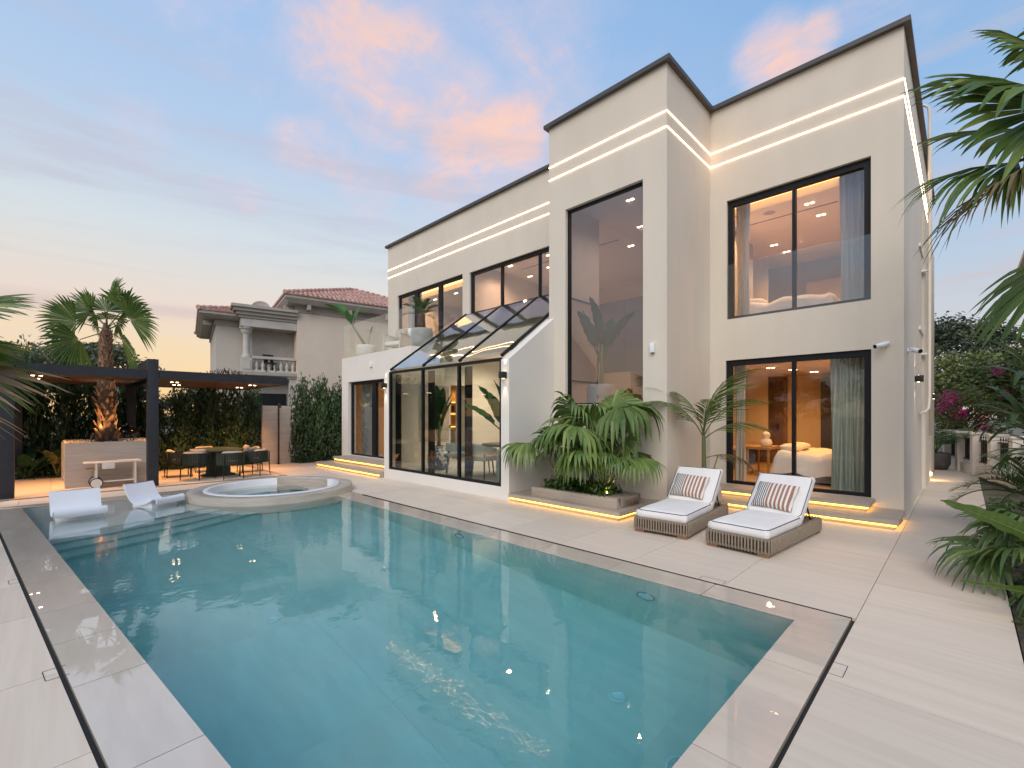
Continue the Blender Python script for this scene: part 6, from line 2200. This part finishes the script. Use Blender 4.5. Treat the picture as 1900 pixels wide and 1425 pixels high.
# ---- fan palms in the bench planter
def WG(i, el, roll):
    return fan_leaf(200 + i * 7 + int(el), .60, .95, 27, 235, .62, .62, .15, 1.15, el=el, roll=roll, nod=(18 + el * .62) if el < 72 else 26)
WGp = [fan_petiole(.95, .011, .2) for _ in range(3)]
rg = random.Random(31)
def bench_palm(loc, n, label, az0, spread, els, sc=1.0, mt='leaf_fan'):
    fr = []
    for k in range(n):
        fr.append((az0 + spread * ((k + .5) / n - .5) + rg.uniform(-10, 10), els[k % len(els)] + rg.uniform(-6, 6), rg.uniform(-25, 25), sc * rg.uniform(.85, 1.12), .02 + .02 * (k % 3), 'leaf_fan_light' if k % 3 == 0 else None))
    t = palm('fan_palm', label, loc, fr, mt, WG, WGp, group='fan palms in the bench planter')
    put('stem', MB().tube([(0, 0, -.05), (0, 0, .12)], [.05, .035], 10), 'trunk', t)
    return t
bench_palm((-5.42, 6.92, .29), 9, 'fan palm at the left end of the bench planter spreading towards the conservatory', 262, 330, (66, 46, 76, 52, 82), 1.05)
bench_palm((-4.45, 6.90, .29), 9, 'fan palm at the right end of the bench planter with pale arching fronds', 285, 330, (58, 44, 76, 50, 66), .92)
bench_palm((-4.90, 7.05, .29), 7, 'fan palm in the middle of the bench planter, the tallest of the three', 280, 330, (84, 68, 78, 60), 1.5, 'leaf_fan')
g_ = np.random.default_rng(12)
n_ = 2600
ctr = np.stack([g_.uniform(-5.75, -4.38, 34), g_.uniform(6.63, 7.15, 34), g_.uniform(.30, .42, 34)], 1)
ix = g_.integers(0, 34, n_)
P_ = ctr[ix] + g_.normal(0, 1, (n_, 3)) * np.array([.10, .07, .055])
P_[:, 2] = np.maximum(P_[:, 2], .295)
o = put('ground_cover', np_leaves('ground_cover', P_, (P_ - ctr[ix]) * 8 + np.array([0, 0, .6]), .085, 13, .5), 'leaf_ground')
tag(o, 'dark glossy ground cover filling the bench planter', None, None, 'stuff')
for i, (x, y, lb) in enumerate(((-5.42, 6.70, 'small spotlight under the left fan palm of the bench planter'), (-4.62, 6.70, 'small spotlight under the middle of the bench planter palms'), (-4.36, 6.72, 'small spotlight at the right end of the bench planter shining on yellow leaves'))):
    t = thing('garden_spotlight', lb, 'spotlight', (x, y, .292), 0, 'spotlights in the bench planter')
    put('head', MB().tube([(0, 0, 0), (0, 0, .07)], [.022, .03], 12), 'black_matt', t)
    put('lens', MB().tube([(0, 0, .0705), (0, 0, .073)], .025, 12), 'lamp_soft', t)
    lamp('planter_uplight', 'SPOT', (x, y, .375), 24.0, (1.0, .60, .16), None, .02, (R(170), 0, 0), 95, .8)

# ---- potted feather palm behind the loungers
PK = [pinnate_leaf(s, 1.28, 26, .42, 1.15, .0125, 46, .05, .75) for s in (41, 42, 43)]
fk = [(cl, 60, 0, 1.05, .95, None), (cl - 18, 76, 0, 1.0, 1.0, None), (cr_, 62, 0, 1.05, .95, None), (cr_ + 14, 78, 0, 1.05, 1.0, None), (cr_ - 20, 40, 0, .9, .9, None), (cr_ - 12, 20, 0, .7, .55, 'leaf_half_dry'),
      (-60, 68, 0, .9, .95, None), (0, 84, 0, 1.15, 1.02, None)]
kp = palm('feather_palm', 'slender feather palm in a bowl pot behind the left lounger', (-3.35, 8.32, .36), fk, 'leaf_fan', PK, None)
put('trunk', MB().tube([(0, 0, 0), (.01, 0, .4), (0, .01, .85), (0, 0, 1.05)], [.045, .038, .034, .02], 10), 'stem_green', kp)
put('trunk', MB().tube([(.03, .03, 0), (.14, .10, .35), (.20, .16, .62)], [.016, .012, .008], 8), 'stem_green', kp)

# ---- terrace plants
SB = [blade_leaf(s, .50, .13, .30, .5, .35) for s in (51, 52)]
st_ = thing('bird_of_paradise', 'leaning bird of paradise plant with big green leaves on the terrace corner', 'plant', (-14.75, 7.72, 4.07))
lean = Vector((-.711, -.703, 0)).normalized()
def along(t):
    return lean * (.62 * t) + Vector((0, 0, .98 * t))
put('stem', MB().tube([along(0), along(.5), along(1.0)], [.045, .04, .03], 10), 'stem_green', st_)
for i, (t, az, el, sc, roll) in enumerate(((1.0, cl, 38, 1.15, 30), (.86, cl - 10, 60, 1.1, -40), (.72, cr_, 78, .95, 50), (.6, cl + 40, 62, .9, 60))):
    put('leaf', SB[i % 2].mesh('leaf'), 'leaf_banana', st_, along(t), (R(roll), R(-el), R(az)), sc)
put('stem', MB().tube([(.05, .05, 0), (.10, .10, .45)], .008, 6), 'stem_green', st_)
put('leaf', blade_leaf(60, .26, .06, .06, .2, .2).mesh('leaf'), 'leaf_banana_dark', st_, (.10, .10, .42), (R(60), R(-75), R(cr_)), 1)
PT = [pinnate_leaf(s, .62, 22, .22, .7, .011, 45, .3, .15) for s in (61, 62)]
tpm = palm('feather_palm', 'short stout palm in the rounded pot on the terrace', (-11.72, 7.95, 4.26), [(k * 36, 20 + 25 * (k % 3), 0, 1, .46, None) for k in range(10)] + [(k * 72 + 10, 72, 0, .9, .48, None) for k in range(5)], 'leaf_fan_dark', PT, None)
put('trunk', MB().tube([(0, 0, 0), (0, 0, .25), (0, 0, .50)], [.14, .12, .10], 14), 'trunk', tpm)

# ---- indoor plants
IL = [blade_leaf(s, .75, .16, .35, .35, .5) for s in (71, 72)]
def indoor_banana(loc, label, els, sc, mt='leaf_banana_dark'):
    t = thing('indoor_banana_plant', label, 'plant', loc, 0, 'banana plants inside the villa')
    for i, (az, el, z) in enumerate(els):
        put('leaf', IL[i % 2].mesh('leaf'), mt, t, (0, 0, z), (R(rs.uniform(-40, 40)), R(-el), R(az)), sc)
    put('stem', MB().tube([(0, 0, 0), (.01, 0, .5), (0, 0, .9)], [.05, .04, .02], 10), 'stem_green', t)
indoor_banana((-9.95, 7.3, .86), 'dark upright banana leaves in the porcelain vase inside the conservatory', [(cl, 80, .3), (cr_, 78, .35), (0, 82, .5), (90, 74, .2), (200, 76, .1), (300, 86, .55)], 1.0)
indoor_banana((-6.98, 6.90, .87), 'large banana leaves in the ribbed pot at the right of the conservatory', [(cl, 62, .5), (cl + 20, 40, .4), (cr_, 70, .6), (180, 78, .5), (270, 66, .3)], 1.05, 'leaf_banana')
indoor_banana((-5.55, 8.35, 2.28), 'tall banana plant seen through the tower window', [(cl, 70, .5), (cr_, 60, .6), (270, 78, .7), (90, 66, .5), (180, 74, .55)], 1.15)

# ---- garden bed on the right
bed_ = put('garden_bed', MB().prism([(.305, -4), (3.0, -4), (3.0, 13.0), (1.45, 13.0), (.305, 13.0)], -.06, -.02), 'soil')
tag(bed_, 'dark soil of the planting bed along the path', None, None, 'structure')
FP = [pinnate_leaf(s, .95, 30, .26, 1.1, .008, 50, .35, .15) for s in (81, 82)]
fpm = palm('feather_palm', 'fine feathery palm arching over the path beside the garden wall', (.72, 10.3, .28), [(k * 30 + 6, 30 + 22 * (k % 3), 0, rs.uniform(.9, 1.1), .18, None) for k in range(12)] + [(cl - 20 + 20 * k, 18 + 20 * (k % 2), 0, 1.1, .2, None) for k in range(5)], 'leaf_fan_dark', FP, None)
put('trunk', MB().tube([(0, 0, -.3), (0, 0, .2)], [.08, .06], 10), 'trunk', fpm)
SL = [strap_leaf(s, .85, .042, dr) for s, dr in ((1, 1.5), (2, 1.9), (3, 1.2))]
SLm = [s.mesh('leaf') for s in SL]
for s in SLm:
    s.materials.append(MATS['leaf_strap'])
def dracaena(loc, label, heads):
    t = thing('corn_plant', label, 'plant', loc, 0, 'strap leaved plants in the right hand bed')
    for hx, hy, hz, n, sc in heads:
        put('stem', MB().tube([(hx * .2, hy * .2, 0), (hx * .7, hy * .7, hz * .5), (hx, hy, hz)], [.035, .03, .022], 8), 'trunk', t)
        for k in range(n):
            put('leaf', SLm[k % 3], None, t, (hx, hy, hz + .006 * k), (rs.uniform(-.3, .3), R(-(10 + 65 * (k / n))), k * 2.4 + rs.uniform(-.2, .2)), sc * rs.uniform(.85, 1.15))
    return t
dracaena((.62, 8.35, 0), 'tall strap leaved plant with drooping leaves at the right edge, upper head', [(0, 0, 2.0, 22, .95), (-.05, .2, 1.5, 20, .9), (.1, -.2, 1.15, 18, .85)])
dracaena((.70, 9.6, 0), 'strap leaved plant standing further along the path near the wall pillars', [(0, 0, 1.45, 20, .8), (.1, .15, 1.0, 18, .75)])
def WH(i, el, roll):
    return fan_leaf(300 + i, .58, .62, 24, 215, .5, .52, .2, 1.1, el=el, roll=roll, nod=20)
WHp = [fan_petiole(.70, .010, .15) for _ in range(2)]
lf = palm('fan_palm', 'low dark fan palm spilling over the path edge at the right', (.78, 6.75, .05), [(cl, 34, 20, 1.0, .05, None), (cl - 30, 26, -20, 1.05, .05, None), (cl + 25, 18, 30, 1.0, .04, None), (cl + 50, 40, 10, 1, .05, None), (cl - 55, 48, -10, 1, .06, None), (cl - 10, 56, 0, 1.05, .08, None),
      (150, 30, -15, .95, .05, None), (90, 50, 0, 1, .06, None), (30, 50, 0, 1, .06, None), (300, 40, 0, 1, .05, None)], 'leaf_fan_dark', WH, WHp)
put('stem', MB().tube([(0, 0, -.08), (0, 0, .12)], [.06, .04], 10), 'trunk', lf)
GL = [blade_leaf(s, .95, .13, .55, .22, .30, nseg=18) for s in (95, 96)]
stz = thing('bird_of_paradise', 'bright green broad leaves reaching over the path at the right edge', 'plant', (1.18, 5.75, 0))
for i, (az, el, sc, roll, z) in enumerate(((164, 26, 1.0, 50, .28), (188, 10, .82, 32, .12), (192, -2, .62, 20, .10), (120, 62, 1.0, 0, .2), (80, 70, 1.1, 0, .2), (30, 55, 1.0, 0, .2), (250, 66, .9, 0, .2))):
    put('leaf', GL[i % 2].mesh('leaf'), 'leaf_strelitzia', stz, (0, 0, z), (R(roll), R(-el), R(az)), sc)
g_ = np.random.default_rng(15)
n_ = 3200
P_ = np.stack([g_.uniform(.33, 1.5, n_), g_.uniform(4.0, 13.0, n_), g_.uniform(-.02, .10, n_)], 1)
o = put('bed_ground_cover', np_leaves('bed_ground_cover', P_, np.tile([0, 0, 1.0], (n_, 1)), .075, 3, .5), 'leaf_ground')
tag(o, 'sparse low leaves over the soil of the right hand bed', None, None, 'stuff')

# ---- far end of the side path
ptp = palm('feather_palm', 'potted palm in the dark pot at the end of the side path', (-.62, 19.6, .48), [(k * 40, 62 + 10 * (k % 2), 0, .95, .05, None) for k in range(9)], 'leaf_fan', PK, None)
def bush(name, label, cat, loc, rx, rz, n, leaf, mt, seed, trunk_h=.6, clumps=60, group=None, trunk_r=.12):
    t = thing(name, label, cat, loc, 0, group)
    put('crown', crown_foliage(seed, rx, rz, n, leaf, clumps), mt, t, (0, 0, trunk_h + rz * .55))
    m = MB().tube([(0, 0, -.1), (.05, 0, trunk_h * .5), (0, .05, trunk_h + rz * .3)], [trunk_r, trunk_r * .8, trunk_r * .45], 9)
    rr = random.Random(seed)
    for k in range(7):
        a = k * .9 + rr.uniform(-.3, .3)
        m.tube([(0, 0, trunk_h * .8 + .05 * k), (math.cos(a) * rx * .35, math.sin(a) * rx * .35, trunk_h + rz * .5), (math.cos(a) * rx * .75, math.sin(a) * rx * .75, trunk_h + rz * .9)], [trunk_r * .45, trunk_r * .3, .01], 6)
    put('trunk', m, 'trunk', t)
    return t
bg_ = bush('bougainvillea', 'bougainvillea bush with magenta flowers beside the end of the villa wall', 'bush', (.1, 22.6, 0), 1.0, 1.1, 4200, .085, 'leaf_ficus', 101, .9)
for i, (px_, py_, pz_, r_, mt, n_) in enumerate(((-.42, 21.5, 2.05, .30, 'flower_magenta', 130), (-.30, 21.4, 2.35, .22, 'flower_magenta', 80), (-.05, 21.6, 1.75, .16, 'flower_magenta', 90), (.85, 23.2, 3.20, .20, 'flower_magenta', 60), (.42, 22.4, 1.55, .18, 'flower_red', 80), (.50, 21.8, 1.28, .10, 'flower_magenta', 50), (1.0, 22.8, 2.45, .13, 'flower_magenta', 50))):
    g_ = np.random.default_rng(200 + i)
    P_ = g_.normal(0, 1, (n_, 3)) * r_ * .55
    put('flower_spray', np_leaves('flower_spray', P_, P_, .075, 300 + i, .9), mt, bg_, (px_ - .1, py_ - 22.6, pz_))['kind'] = 'stuff'
for i, (x, y, rx, rz, th, mt, lb) in enumerate(((-.2, 27.0, 2.3, 2.0, 1.2, 'leaf_ficus', 'yellow green bushy tree straight behind the end of the side path'), (2.6, 26.0, 2.2, 1.9, 1.3, 'leaf_ficus', 'yellow green bushy tree behind the garden wall pillars'), (4.9, 25.0, 2.2, 2.1, 1.3, 'leaf_ficus', 'yellow green bushy tree at the far right beyond the garden wall'))):
    bush('bushy_tree', lb, 'tree', (x, y, 0), rx, rz, 9000, .16, mt, 110 + i, th, 70, 'bushy trees beyond the side path', .12)
for i, (x, y, rx, rz, th, lb) in enumerate(((-.5, 38.0, 3.6, 3.4, 2.0, 'broad dark tree on the skyline next to the villa wall'), (5.0, 37.0, 3.4, 3.2, 2.0, 'dark tree on the skyline to the right of the broad one'), (8.0, 33.0, 3.2, 3.4, 2.6, 'tall dark tree on the skyline at the right edge'))):
    bush('dark_tree', lb, 'tree', (x, y, 0), rx, rz, 11000, .24, 'leaf_tree_dark', 120 + i, th, 80, 'dark trees on the skyline', .22)
# ---- trees beyond the pergola
for i, (x, y, rx, rz, th, lb) in enumerate(((-30.5, -2.6, 2.6, 1.7, 2.5, 'grey green tree beyond the pergola at the far left'), (-30.0, 1.6, 2.3, 1.7, 2.6, 'grey green tree beyond the pergola behind the tall palm trunk'), (-36, -.6, 3.0, 1.6, 3.0, 'grey green tree further off between its two neighbours'),
                                           (-31.0, 6.6, 2.6, 1.5, 1.0, 'low grey green tree showing between the pergola roof and the hedge'), (-28.5, 9.6, 2.0, 1.3, 1.0, 'low grey green tree left of the neighbouring house'))):
    bush('leafy_tree', lb, 'tree', (x, y, 0), rx, rz, 7500, .19, 'leaf_tree', 130 + i, th, 60, 'grey green trees beyond the pergola', .16)
fg = thing('bare_frangipani', 'bare branching shrub above the hedge by the end of the pergola roof', 'shrub', (-19.6, 4.55, 0))
m = MB()
rf_ = random.Random(3)
def br(p, d, l, r, k):
    q = p + d * l
    m.tube([p, p.lerp(q, .5) + Vector((rf_.uniform(-.02, .02), rf_.uniform(-.02, .02), 0)), q], [r, r * .9, r * .8], 6)
    if k > 0:
        for j in range(3 if k > 1 else 2):
            a = rf_.uniform(0, 6.28)
            nd = (d + Vector((math.cos(a) * .7, math.sin(a) * .7, .35))).normalized()
            br(q, nd, l * .62, r * .75, k - 1)
br(Vector((0, 0, 0)), Vector((0, 0, 1)), 1.5, .05, 4)
put('trunk', m, 'trunk', fg)

# ---- trees on the opposite side of the pool (seen mirrored in the glass)
for i, (x, y, rx, rz, th, lb) in enumerate(((-14, -17, 2.8, 2.2, 1.6, 'leafy tree across the garden mirrored in the conservatory glass'), (-8.5, -16, 2.6, 2.0, 1.4, 'lower leafy tree across the garden mirrored in the middle panes'),
                                           (-3, -18, 3.0, 2.8, 2.4, 'leafy tree across the garden mirrored in the tower window'), (3.5, -16, 2.6, 2.2, 1.6, 'leafy tree across the garden mirrored in the bedroom door'), (9, -15, 2.8, 2.4, 1.8, 'leafy tree across the garden at its right hand corner'))):
    bush('leafy_tree', lb, 'tree', (x, y, 0), rx, rz, 5000, .22, 'leaf_tree_dark', 150 + i, th, 50, 'trees across the garden', .16)
